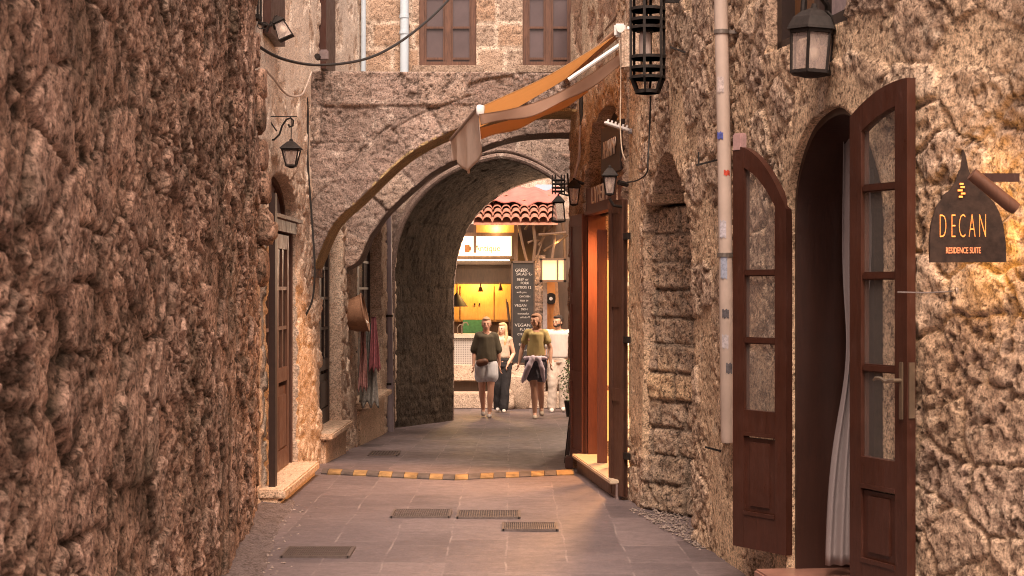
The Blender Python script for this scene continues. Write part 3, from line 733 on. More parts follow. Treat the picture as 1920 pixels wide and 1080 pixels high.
def casement(name, H0, H1, z0, ztop, zb, parent, panes, flip=1, lift=.0, top='arc', drop=.1):
    """glazed door leaf from its hinge foot H0 to its free edge H1 (plan points)"""
    H0 = Vector((*H0, 0)); H1 = Vector((*H1, 0)); t = (H1 - H0); w = t.length; t.normalize(); n = Vector((-t.y, t.x, 0)) * flip
    T = Matrix(((t.x, n.x, 0, H0.x), (t.y, n.y, 0, H0.y), (0, 0, 1, 0), (0, 0, 0, 1)))
    st = .085; th = .045; mb = MB()
    def top_z(x):
        u = 1 - x / w; return ztop - drop * (u ** 2.1 if top == 'arc' else u)
    n_ = 14
    for x0, x1 in ((0, st), (w - st, w)):
        poly = [(x0, z0), (x1, z0)] + [(x1 + (x0 - x1) * k / 4, top_z(x1 + (x0 - x1) * k / 4)) for k in range(5)]
        mb.prism(poly, -th / 2, th / 2, T)
    out = [(st + (w - 2 * st) * k / n_, top_z(st + (w - 2 * st) * k / n_)) for k in range(n_ + 1)]
    inn = [(x, z - .105 - .02 * (1 - x / w)) for x, z in out]
    mb.strip(out, inn, -th / 2 + .001, th / 2 - .001, T)
    mb.box((w / 2, 0, z0 + .09), (w - 2 * st, th - .002, .18), T); mb.box((w / 2, 0, zb - .06), (w - 2 * st, th - .002, .12), T)
    mb.box((w / 2, 0, (z0 + zb) / 2), (w - 2 * st, .018, zb - z0 - .3), T)
    mb.box((w / 2, 0, (z0 + .18 + zb - .12) / 2), (w - 2 * st - .07, .036, zb - z0 - .38), T, .012)
    for e in (-1, 1): mb.box((w / 2, e * .02, zb - .13), (w - 2 * st, .012, .02), T); mb.box((w / 2, e * .02, z0 + .19), (w - 2 * st, .012, .02), T)
    for z in panes: mb.box((w / 2, 0, z), (w - 2 * st, .036, .036), T, .006)
    o = mb.build(name, M_red, parent)
    g = MB(); g.prism([(st, zb), (w - st, zb)] + [(x, z) for x, z in inn[::-1]], -.003, .003, T); g.build('pane', M_glass, o)
    return o, T, w
zp = lambda py, Y: EYE + (540 - py) * Y / F
lf, TL, wL = casement('door_leaf', (1.462, 8.44), (1.229, 8.78), .24, zp(275, 8.78), zp(768, 8.7), rh, [zp(638, 8.7), zp(512, 8.7)], -1, drop=.36)
mb = MB(); mb.box((wL - .03, 0, zp(268, 8.78) + .0), (.07, .05, .10), TL, .008); mb.build('latch_block', plain('pinkish_block', (.40, .25, .24), .6), lf)
rf, TR, wR = casement('door_leaf', (1.555, 7.28), (1.722, 6.90), .24, zp(146, 6.9), zp(862, 7.05), rh, [zp(692, 7.05), zp(517, 7.05), zp(350, 7.05)], 1, drop=.13)
M_brass = plain('aged_brass', (.30, .24, .18), .4, .8, var=.15)
for sgn_ in (-1,):
    mb = MB(); x = wR - .035; zc = zp(732, 6.95)
    mb.box((x, sgn_ * .027, zc), (.026, .008, .25), TR, .003)
    zz = zc + .045; mb.tube([TR @ Vector(p) for p in ((x, sgn_ * .025, zz), (x, sgn_ * .07, zz), (x - .015, sgn_ * .075, zz), (x - .04, sgn_ * .075, zz - .008), (x - .08, sgn_ * .075, zz + .006), (x - .115, sgn_ * .075, zz + .006), (x - .13, sgn_ * .075, zz - .004))], [.009, .009, .009, .008, .008, .007, .006], 8)
    mb.build('handle', M_brass, rf, True)
mb = MB(); mb.box((wR + .003, 0, zp(732, 6.9)), (.006, .03, .24), TR); mb.build('lock_plate', M_brass, rf)
# curtain
def cloth(name, fn, nu, nv, t, mat, parent=None):
    V = [fn(u / nu, v / nv) for u in range(nu + 1) for v in range(nv + 1)]
    nrm = []
    for u in range(nu + 1):
        for v in range(nv + 1):
            a = V[min(u + 1, nu) * (nv + 1) + v] - V[max(u - 1, 0) * (nv + 1) + v]; b_ = V[u * (nv + 1) + min(v + 1, nv)] - V[u * (nv + 1) + max(v - 1, 0)]
            c = a.cross(b_); nrm.append(c.normalized() if c.length > 1e-9 else Vector((0, 0, 1)))
    W2 = [p + q * t for p, q in zip(V, nrm)]; m_ = len(V); ix = lambda u, v: u * (nv + 1) + v; Fc = []
    for u in range(nu):
        for v in range(nv):
            f_ = (ix(u, v), ix(u + 1, v), ix(u + 1, v + 1), ix(u, v + 1)); Fc += [f_, tuple(i + m_ for i in f_[::-1])]
    for u in range(nu):
        for v in (0, nv): Fc.append((ix(u, v), ix(u + 1, v), ix(u + 1, v) + m_, ix(u, v) + m_))
    for v in range(nv):
        for u in (0, nu): Fc.append((ix(u, v), ix(u, v + 1), ix(u, v + 1) + m_, ix(u, v) + m_))
    return mesh_obj(name, V + W2, Fc, mat, parent, True)
M_curt = plain('white_curtain', (.30, .26, .26), .9, var=.06, sc=6, bs=.1)
c0 = P(1604, 260, 8.2)
def cur(u, v):
    z = 2.45 - v * 2.22; pinch = 1 - .72 * math.exp(-((v - .52) / .17) ** 2); wd = (.04 + .05 * v) * pinch + .02
    x = (u - .5) * wd * 2 + .016 * math.sin(v * 5) - (.03 * v)
    return Vector((c0.x + x, 8.2 + .02 * math.sin(u * 22 + v * 3) , z))
o = cloth('curtain', cur, 40, 40, .003, M_curt); tag(o, 'off-white curtain tied back inside the arched doorway', 'curtain')
# high window on the right wall
f = MB(); T = PR.M((wq0 + wq1) / 2, 0, -.10); ww = wq1 - wq0
for x in (-ww / 2 + .04, ww / 2 - .04, .05): f.box((x, 0, (wz + 4.3) / 2), (.08, .10, 4.3 - wz), T)
f.box((0, 0, wz + .03), (ww, .10, .06), T); wo = f.build('window', M_mullion, rh)
g = MB(); g.box((ww * .27, -.02, (wz + 4.3) / 2), (ww * .40, .01, 4.3 - wz), T); g.build('window_blind', plain('pale_blind', (.42, .33, .33), .7), wo)
g = MB(); g.box((-ww * .22, -.03, (wz + 4.3) / 2), (ww * .50, .01, 4.3 - wz), T); g.build('shutter', wood('amber_shutter_wood', (.13, .055, .02), (.2, .09, .035)), wo)

# ================================================================ shop on the right
PS = Path([(1.45, 22.9), (.77, 19.3), (.66, 16.8), (.585, 15.4), (.90, 12.6), (.90, 12.45)], 1, .05)
PS.lo = float(PS.S[np.argmin(np.abs(PS.y - 15.3))])
sq0 = PS.hit(1103, 540)[0]; sq1 = PS.hit(1176, 540)[0]
so = [(sq0, .0), (sq0, 2.5)] + [(sq0 + (sq1 - sq0) * (.5 - .5 * math.cos(math.pi * k / 10)) , 2.5 + .68 * math.sin(math.pi * k / 10) ** .8) for k in range(1, 10)] + [(sq1, 2.5), (sq1, .0)]
hs1 = h_rubble((.36, .27), .03, .03, 0, 18, .6, .2); hs2 = h_plaster(61, .05, .46)
def hS(s, z):
    a = hs1(s, z); g = hs2(s, z); u = sstep(z + .4 * (fbm(s * 2, z * 2, 3) - .5), 2.9, 3.4)
    return tuple(x * (1 - u) + y * u for x, y in zip(a, g))
sh = thing('lane_shop', (.75, 13.6, 0), 'narrow shop with dark doors and glowing orange interior, right side before the arch', 'shop')
M_shopwall = stone_mat('shop_wall_stone', [(.36, .235, .165), (.42, .29, .21), (.30, .20, .15)], (.56, .45, .34), dirt=(.17, .11, .075), dirt_amt=.5, bs=.7)
wall('wall', PS, 0, PS.L, -.4, 5.3, .30, hS, M_shopwall, [so], res=.02, parent=sh)
M_shopred = wood('shop_red_wood', (.10, .032, .02), (.15, .05, .03), .4)
M_orange = plain('orange_painted_wall', (.20, .07, .025), .6, var=.15)
# interior room
mb = MB(); mb.box((2.3, 13.7, 1.5), (.08, 2.8, 3.6)); mb.box((1.7, 15.0, 1.5), (1.2, .08, 3.6)); mb.box((1.83, 12.5, 1.5), (.9, .08, 3.6)); mb.box((1.75, 13.75, 3.34), (1.1, 2.5, .08)); mb.box((1.6, 13.7, .04), (1.36, 2.2, .1))
mb.build('shop_interior', M_orange, sh)
mb = MB(); T = PS.M((sq0 + sq1) / 2, 0, -.07); w_ = sq1 - sq0
mb.box((-w_ / 2 + .03, 0, 1.25), (.06, .16, 2.3), T); mb.build('door_jamb', M_shopred, sh); mb = MB(); mb.box((w_ / 2 - .03, 0, 1.25), (.06, .16, 2.3), T); mb.build('door_jamb', M_shopred, sh)
mb = MB(); zl = 2.30; zl2 = 2.54
mb.box((0, .06, (zl + zl2) / 2), (w_ + .02, .06, zl2 - zl), T); mb.box((0, .085, zl + .02), (w_, .05, .035), T)
sb = mb.build('sign_board', M_shopred, sh)
mb = MB(); z3, z4 = 2.58, 2.98; T2 = PS.M(sq0 + w_ * .74, 0, -.0)
mb.box((0, .03, (z3 + z4) / 2), (w_ * .46, .05, z4 - z3), T2); sb2 = mb.build('sign_board', M_mullion, sh)
mb = MB(); mb.box((0, -.06, 2.75), (w_, .04, .9), T); mb.build('tympanum', M_mullion, sh)
# step
mb = MB(); T = PS.M((sq0 + sq1) / 2, 0, .02); mb.box((0, -.02, .135), (w_ + .02, .30, .035), T, .008); mb.build('doorstep', plain('pale_marble', (.62, .50, .36), .3, var=.1), sh)
mb = MB(); mb.box((0, -.04, -.03), (w_ + .02, .24, .30), T); mb.build('doorstep_riser', plain('painted_step_riser', (.22, .16, .15), .6), sh)
# near leaf (dark, ajar) and far leaf folded open
def slab(a, b_, z0, z1, t, mat, name, parent, panels=3):
    a = Vector((*a, 0)); b_ = Vector((*b_, 0)); d = b_ - a; w = d.length; d.normalize(); n = Vector((-d.y, d.x, 0))
    T = Matrix(((d.x, n.x, 0, a.x), (d.y, n.y, 0, a.y), (0, 0, 1, 0), (0, 0, 0, 1))); mb = MB()
    mb.box((w / 2, 0, (z0 + z1) / 2), (w, t * .5, z1 - z0), T)
    for x in (.03, w - .03): mb.box((x, 0, (z0 + z1) / 2), (.06, t, z1 - z0), T, .004)
    for k in range(panels + 1): mb.box((w / 2, 0, z0 + .05 + (z1 - z0 - .1) * k / panels), (w - .12, t * .9, .1), T)
    return mb.build(name, mat, parent), T
nl, TN = slab((.876, 12.40), (.785, 12.66), .03, zp(375, 12.5), .05, M_brown, 'door_leaf', sh)
fl_, TF = slab((.655, 14.45), (.565, 15.0), zp(862, 14.8), zp(404, 14.8), .05, M_shopred, 'door_leaf', sh)
for z in (.35, 1.25, 2.05): mb = MB(); mb.box((-.03, .0, z), (.09, .03, .05), TN); mb.build('hinge', M_iron, nl)
# inner glazed door with glowing strip, inside the opening
mb = MB(); a = P(1158, 640, 12.95); mb.box((a.x, a.y, 1.25), (.035, .04, 2.2)); mb.box((a.x + .03, a.y + .01, .42), (.1, .035, .12)); mb.box((a.x + .03, a.y, 1.02), (.1, .035, .06)); mb.build('inner_frame', M_mullion, sh)
mb = MB(); a = P(1129, 640, 13.7); mb.box((a.x, a.y, 1.15), (.085, .03, 2.0)); mb.build('inner_door', M_shopred, sh)
M_glow = emit('lit_display_panel', (1, .42, .10), .75)
mb = MB(); a = P(1143, 640, 13.4); mb.box((a.x, a.y, 1.36), (.035, .03, 1.05)); mb.box((a.x, a.y, .58), (.035, .03, .42)); mb.build('lit_display', M_glow, sh)
mb = MB(); a = P(1176.5, 640, 12.46); mb.box((a.x + .004, a.y, 1.2), (.022, .02, 2.2)); mb.build('light_leak_strip', emit('light_leak_glow', (1, .66, .36), 1.3), sh)  # emissive strip stands in for light leaking past the door leaf
# warm shop lamps
def lamp(name, loc, e, col, size=.1, typ='POINT', parent=None, rot=None, spot=None):
    l = bpy.data.lights.new(name, typ); l.energy = e; l.color = col
    if typ in ('POINT', 'SPOT'): l.shadow_soft_size = size
    if typ == 'AREA': l.size = size
    if spot: l.spot_size = math.radians(spot); l.spot_blend = .3
    o = link(bpy.data.objects.new(name, l)); o.location = loc
    if rot is not None: o.rotation_euler = rot
    return o
def aim(o, tgt): o.rotation_euler = (Vector(tgt) - o.location).to_track_quat('-Z', 'Y').to_euler()
l1 = lamp('shop_lamp', (1.75, 13.9, 2.6), 26, (1, .48, .14), .15)
l2 = lamp('shop_spot', (1.02, 14.15, 2.35), 240, (1, .46, .17), .12, 'SPOT', spot=112); aim(l2, (-.5, 12.9, 0))
# ================================================================ street fittings
RUB_Y = plain('worn_yellow_rubber', (.22, .135, .055), .8, var=.6, sc=9); RUB_B = plain('black_rubber', (.075, .060, .055), .75, var=.5, sc=9)
bumpT = thing('speed_bump', tuple(G(850, 893)), 'low black and yellow rubber speed bump sagging across the lane', 'speed bump')
edges = [605, 617] ; x = 617
while x < 1060: edges += [x + 25, x + 47.3]; x += 47.3
edges = [e for e in edges if e <= 1066] + [1076]
for i in range(len(edges) - 1):
    x0, x1 = edges[i] + .4, edges[i + 1] - .4
    def yy_(x): return (881 + 9 * ((x - 605) / 245) if x < 850 else 890 - 6 * ((x - 850) / 225), 889 + 12 * ((x - 605) / 245) if x < 850 else 901 - 10 * ((x - 850) / 225))
    V = []; 
    for x in (x0, x1):
        t_, b_ = yy_(x); A = G(x, b_); B = G(x, t_); A.x = (x - 960) / F * A.y; L = .30; mid_ = A.y
        X = (x - 960) / F * (mid_ + L / 2)
        for k, (dy, dz) in enumerate(((0, -.01), (.0, .008), (.05, .022), (.15, .030), (.25, .022), (L, .008), (L, -.01))): V.append((X, mid_ + dy, gzf(mid_) + dz + .002))
    Fc = [(k, k + 1, k + 8, k + 7) for k in range(6)] + [tuple(range(6, -1, -1)), tuple(range(7, 14))]
    mb = MB(); mb.add(V, Fc); mb.build('rubber_segment', RUB_Y if i % 2 == 1 else RUB_B, bumpT)
def grate(px0, px1, py0, py1, label, nslots, cover=.0, group='drain gratings in the paving'):
    a = G(px0, py1); b_ = G(px1, py0); x0, x1, y0, y1 = a.x, (px1 - 960) / F * a.y, a.y, b_.y; z = gzf(y0) + .008
    mb = MB(); w = .018; mb.box(((x0 + x1) / 2, y0, z), (x1 - x0, w, .016)); mb.box(((x0 + x1) / 2, y1, z), (x1 - x0, w, .016))
    for x in (x0, x1): mb.box((x, (y0 + y1) / 2, z), (w, y1 - y0 + w, .016))
    for k in range(1, nslots): mb.box((x0 + (x1 - x0) * k / nslots, (y0 + y1) / 2, z - .001), ((x1 - x0) / nslots * .42, y1 - y0, .012))
    for k in range(1, 4): mb.box(((x0 + x1) / 2, y0 + (y1 - y0) * k / 4, z - .002), (x1 - x0, .010, .012))
    t = thing('drain_grate', ((x0 + x1) / 2, (y0 + y1) / 2, z), label, 'drain grate', group)
    mb.build('grating', M_grate, t)
    m2 = MB(); m2.box(((x0 + x1) / 2, (y0 + y1) / 2, z - .0085), (x1 - x0, y1 - y0, .006)); m2.build('drain_well', plain('drain_pit', (.035, .028, .026), .9), t)
M_grate = plain('worn_cast_iron', (.13, .10, .09), .55, .3, var=.3, sc=40)
grate(733, 842, 958, 972, 'slotted channel grate in mid lane, left of the matching one beside it', 26)
grate(857, 974, 960, 973, 'slotted channel grate in mid lane, right of the matching one beside it', 26)
grate(527, 653, 1029, 1047, 'rectangular iron grate nearest the camera at lower left of the lane', 30)
grate(943, 1045, 983, 996, 'small iron grate just in front of the two channel grates, in the orange light', 26)
grate(690, 744, 851, 856, 'flat iron cover beyond the speed bump on the left', 10)
# rubble debris and gravel along the walls
def pebbles(name, n, fn, rr, mat, label):
    V = []; Fc = []; rg = random.Random(5)
    base = [(1, 0, 0), (-1, 0, 0), (0, 1, 0), (0, -1, 0), (0, 0, 1), (0, 0, -1)]; bf = [(0, 2, 4), (2, 1, 4), (1, 3, 4), (3, 0, 4), (2, 0, 5), (1, 2, 5), (3, 1, 5), (0, 3, 5)]
    for _ in range(n):
        c = fn(rg); r = rg.uniform(*rr); a = rg.uniform(0, 6.3); k = len(V); s3 = [r * rg.uniform(.6, 1.2) for _ in range(3)]
        for p in base:
            x, y, z = p[0] * s3[0], p[1] * s3[1], p[2] * s3[2] * .6
            V.append((c[0] + x * math.cos(a) - y * math.sin(a) + rg.uniform(-.2, .2) * r, c[1] + x * math.sin(a) + y * math.cos(a), c[2] + z + rg.uniform(-.2, .2) * r))
        Fc += [tuple(i + k for i in f_) for f_ in bf]
    o = mesh_obj(name, V, Fc, mat, None, False); return tag(o, label, name, kind='stuff')
M_peb = plain('pale_pebbles', (.26, .205, .175), .9, var=.4, sc=25)
def gr1(rg):
    t = rg.random(); s = PR.hit(1208, 540)[0] * (1 - t) + PR.hit(1330, 540)[0] * t; p = PR.pt(s, 0, rg.uniform(-.22, .14) * (1 - .5 * t)); return (p.x, p.y, rg.uniform(.0, .02))
pebbles('gravel', 900, gr1, (.006, .014), M_peb, 'pale gravel at the foot of the blocked niche')
def gr2(rg):
    y = rg.uniform(8.6, 12.3); x = float(np.interp(y, [8.6, 9.5, 11.7, 12.3], [-1.57, -1.64, -1.84, -1.84])) + abs(rg.gauss(0, .13)); return (x, y, rg.uniform(-.002, .008))
pebbles('gravel', 420, gr2, (.005, .016), M_peb, 'scattered mortar crumbs along the foot of the left rubble wall')
M_mverge = stone_mat('mortar_verge', [(.155, .12, .115), (.20, .155, .145)], (.14, .11, .105), dirt=(.14, .10, .08), dirt_amt=.6, bs=.9)
vg = [];
ysv = np.linspace(3, 12.4, 190)
for y in ysv:
    xw = float(np.interp(y, [3, 3.94, 9.52, 11.7, 12.4], [-1.13, -1.19, -1.66, -1.85, -1.9])); wd = .20 + .08 * float(fbm(np.array([y * 1.7]), np.array([.5]), 8)[0] - .5) * 2
    for k in range(9):
        t = k / 8; vg.append((xw - .08 + (wd + .08) * t, y, .006 + .03 * (1 - t) ** 2 + (.012 * float(fbm(np.array([y * 11]), np.array([t * 6.]), 6)[0]) if t < .95 else -.008)))
o = mesh_obj('verge', vg, [(i * 9 + k, i * 9 + k + 1, i * 9 + k + 10, i * 9 + k + 9) for i in range(len(ysv) - 1) for k in range(8)], M_mverge, smooth=True); tag(o, kind='structure')

# ================================================================ pipes and cables
M_pipe = plain('cream_painted_pipe', (.50, .40, .34), .45, var=.12, sc=4)
t = thing('downpipe', tuple(P(1362, 830, 9.45)), 'cream painted downpipe with sticker scraps on the right rubble wall', 'pipe')
mb = MB(); mb.tube([P(1350, -60, 9.45), P(1358, 300, 9.45), P(1362, 600, 9.45), P(1365, 822, 9.45), P(1365, 830, 9.45)], [.040, .040, .041, .043, .036], 16); mb.build('pipe', M_pipe, t, True)
for py in (60, 478):
    mb = MB(); c = P(1352 + py * .016, py, 9.45); mb.lathe([(.047, -.012), (.047, .012)], c, 16); mb.box((c.x + .06, c.y, c.z), (.06, .02, .02)); mb.build('clamp', plain('grey_clamp', (.20, .17, .15), .5, .5), t)
for (py, h, cc_, sx) in ((160, .09, (.5, .42, .40), -.6), (255, .04, (.08, .10, .35), -.9), (325, .03, (.5, .06, .03), .5), (430, .10, (.45, .42, .46), -.6), (500, .14, (.30, .33, .42), -.5), (588, .05, (.10, .09, .10), -.3), (640, .08, (.48, .44, .46), -.5), (690, .06, (.12, .11, .12), .3)):
    mb = MB(); c = P(1352 + py * .016, py, 9.45); n_ = 7; V = []
    for k in range(n_):
        a = math.radians(-90 + sx * 40 - 28 + 56 * k / (n_ - 1))
        for dz in (-h / 2, h / 2): V.append((c.x + .0425 * math.cos(a), c.y + .0425 * math.sin(a), c.z + dz + .006 * math.sin(k * 2.1)))
    mb.add(V, [(2 * k, 2 * k + 2, 2 * k + 3, 2 * k + 1) for k in range(n_ - 1)]); mb.build('sticker', plain('sticker_scrap', cc_, .7, var=.4, sc=60), t)
t = thing('downpipe', tuple(P(730, 815, 22.2)), 'grey downpipe on the left wall just before the tunnel mouth', 'pipe')
mb = MB(); mb.tube([P(727, 405, 22.2), P(729, 600, 22.2), P(732, 812, 22.2)], .052, 12); mb.build('pipe', plain('grey_pipe', (.30, .25, .27), .5, var=.15, sc=5), t, True)
mb = MB()
for py in (592, 720): mb = MB(); mb.lathe([(.06, -.015), (.06, .015)], P(729, py, 22.2), 12); mb.build('clamp', M_iron, t)
M_bpipe = plain('pale_blue_pipe', (.50, .60, .68), .4, var=.06, sc=3)
for (pa, w_, lab) in ((681, .030, 'thin pale blue pipe on the upper house at the left corner'), (758, .052, 'thick pale blue pipe on the upper house left of the windows')):
    mb = MB(); mb.tube([P(pa, -80, 18.9), P(pa + .5, 60, 18.9), P(pa, 138, 18.9)], w_, 14)
    if w_ > .04: mb.tube([P(pa, 28, 18.9), P(pa, 34, 18.9)], w_ * 1.12, 14); mb.tube([P(pa, 58, 18.9), P(pa, 64, 18.9)], w_ * 1.12, 14)
    o = mb.build('pipe', M_bpipe, None, True); tag(o, lab, 'pipe')
def cable(pts, r, label, mat=None, name='cable'):
    pts = [Vector(p) for p in pts]; q = [2 * pts[0] - pts[1]] + pts + [2 * pts[-1] - pts[-2]]; out = []
    for i in range(1, len(q) - 2):
        for k in range(8):
            t = k / 8; out.append(.5 * (2 * q[i] + (q[i + 1] - q[i - 1]) * t + (2 * q[i - 1] - 5 * q[i] + 4 * q[i + 1] - q[i + 2]) * t * t + (3 * q[i] - q[i - 1] - 3 * q[i + 1] + q[i + 2]) * t ** 3))
    out.append(pts[-1]); mb = MB(); mb.tube(out, r, 6); o = mb.build(name, mat or M_cable, None, True); return tag(o, label, 'cable')
cable([P(472, 66, 12), P(490, 90, 12.1), P(535, 112, 12.4), P(600, 122, 13), P(680, 112, 13.9), P(740, 85, 14.6), P(800, 40, 15.4), P(845, -5, 16), P(870, -40, 16.4)], .012, 'thick black cable sagging across the lane from the upper left lantern')
cable([P(567, -40, 14.7), P(566, 60, 14.7), P(568, 130, 14.72), P(577, 200, 14.75), P(577, 300, 14.75), P(584, 400, 14.75), P(590, 500, 14.7), P(586, 560, 14.7), P(573, 592, 14.7)], .010, 'black cable running down the corner beside the nearest arch')
M_wc = plain('old_white_cable', (.45, .36, .30), .6)
cable([P(497, 130, 12.3), P(515, 150, 12.6), P(530, 170, 13.0), P(545, 180, 13.4), P(565, 178, 14), P(575, 160, 14.5), P(584, 135, 14.7)], .009, 'twisted old cable looping across the peeling plaster', M_wc)
cable([P(1161, 75, 12.1), P(1164, 140, 12.1), P(1163, 230, 12.1), P(1166, 280, 12.1), P(1172, 300, 12.1)], .005, 'thin pale wire hanging beside the awning roller', plain('pale_wire', (.6, .48, .36), .6))
cable([P(1220, 180, 10.9), P(1218, 240, 10.95), P(1215, 300, 10.9), P(1212, 325, 10.95), P(1195, 338, 11.3), P(1175, 342, 12.0)], .006, 'dark wire running from the iron cage lantern down to the shop lantern')
cable([P(1091, 172, 14.7), P(1090, 200, 14.7), P(1092, 235, 14.7)], .022, 'thick black twisted cable under the awning end')
cable([P(1088, 235, 14.7), P(1086, 290, 14.7), P(1080, 320, 14.7), P(1074, 345, 14.7)], .014, 'grey conduit bending down to the shop corner lantern', plain('grey_conduit', (.34, .25, .22), .6))
cable([P(1077, -30, 18.6), P(1076, 60, 18.6), P(1076, 100, 18.6)], .014, 'black cable at the corner of the upper house right window')
cable([P(1185, -10, 12.4), P(1150, 40, 13.2), P(1115, 80, 14.2), P(1085, 103, 15.3)], .016, 'old cable slanting across the cream wall above the awning', plain('rusty_cable', (.16, .10, .07), .7))

# ================================================================ awning
M_aw = plain('orange_awning_cloth', (.74, .52, .31), .85, var=.10, sc=5, bs=.1); M_aw2 = plain('brown_awning_cloth', (.48, .32, .235), .85, var=.12, sc=5, bs=.1); M_val = plain('beige_valance_cloth', (.62, .50, .43), .85, var=.12, sc=7, bs=.1)
for _m, _c in ((M_aw, (.80, .55, .31)), (M_aw2, (.55, .40, .30))):
    nt = _m.node_tree; bs_ = nt.nodes['Principled BSDF']; tr = nt.nodes.new('ShaderNodeBsdfTranslucent'); tr.inputs[0].default_value = (*_c, 1); mx = nt.nodes.new('ShaderNodeMixShader'); mx.inputs[0].default_value = .6
    nt.links.new(bs_.outputs[0], mx.inputs[1]); nt.links.new(tr.outputs[0], mx.inputs[2]); nt.links.new(mx.outputs[0], nt.nodes['Material Output'].inputs[0])
aw = thing('awning', (.7, 13.5, 3.4), 'orange brown cloth awning rolled out from the right wall over the lane', 'awning')
R0_, R1_, B0, B1 = P(1160, 62, 12.3), P(1062, 146, 15.0), P(897, 202, 12.3), P(846, 262, 15.0)
def canopy(u, v):
    a = R0_.lerp(B0, u); b_ = R1_.lerp(B1, u); p = a.lerp(b_, v); p.z -= .05 * math.sin(math.pi * u) * (.6 + .4 * math.sin(v * 3)) - .004 * math.sin(u * 9 + v * 5); return p
cloth('canopy', lambda u, v: canopy(u, v * .97), 30, 20, .004, M_aw, aw)
def strip_(a0, a1, b0, b1, mat, nm, sag=.02):
    def f_(u, v):
        p = a0.lerp(a1, u).lerp(b0.lerp(b1, u), v); p.z -= sag * math.sin(math.pi * u) + .012 * math.sin(u * 14 + v * 3) * v; p.y += .02 * math.sin(u * 11) * v; return p
    return cloth(nm, f_, 34, 8, .004, mat, aw)
strip_(P(898, 214, 12.2), P(1165, 98, 12.2), P(902, 234, 12.2), P(1167, 122, 12.2), M_aw2, 'front_flap', .10)
strip_(P(898, 240, 14.2), P(1100, 160, 14.0), P(900, 262, 14.2), P(1102, 176, 14.0), M_aw, 'rear_flap', .045)
def val(u, v):
    p = B0.lerp(B1, u); bot = [.47, .36, .18, .42][min(3, int(u * 3.99))]
    dep = .10 + .36 * (1 - abs(u - .12) * 1.0) if u > .12 else .22
    p.z -= v * (.20 + .26 * math.sin(math.pi * min(1, u * 1.15 + .1)) * .9); p.x += .03 * math.sin(u * 16) * v + .02 * v; p.y += .03 * math.cos(u * 20) * v; return p
cloth('valance', val, 30, 14, .004, M_val, aw)
mb = MB(); mb.tube([B0, B1], .018, 10); mb.build('front_bar', plain('awning_bar', (.30, .22, .19), .4, .3), aw, True)
mb = MB(); mb.tube([R0_ + Vector((0, -.1, 0)), R1_], .035, 12); mb.build('roller', plain('roller_cloth', (.35, .20, .12), .8), aw, True)
mb = MB(); c = R0_ + Vector((0, -.12, .0)); mb.box(c, (.085, .07, .10), bev=.012); mb.tube([c + Vector((0, -.04, 0)), c + Vector((0, -.08, 0))], .028, 12); mb.tube([c + Vector((.05, -.03, .01)), c + Vector((.10, -.03, -.01))], .022, 8); mb.build('end_bracket', M_white, aw)
mb = MB(); mb.tube([P(1163, 84, 12.12), P(1066, 150, 12.12)], .017, 8); mb.build('support_arm', M_white, aw, True)
mb = MB(); mb.add(*rock(B0 + Vector((.015, -.02, -.02)), (.03, .02, .045), 3, n=2)); mb.build('end_cap', M_white, aw, True)
# plaster box above, where the roller is fixed
mb = MB(); c = P(1182, 95, 12.0); mb.box((c.x, c.y, c.z), (.14, .16, .30), bev=.02); mb.build('plaster_block', M_house, rh)

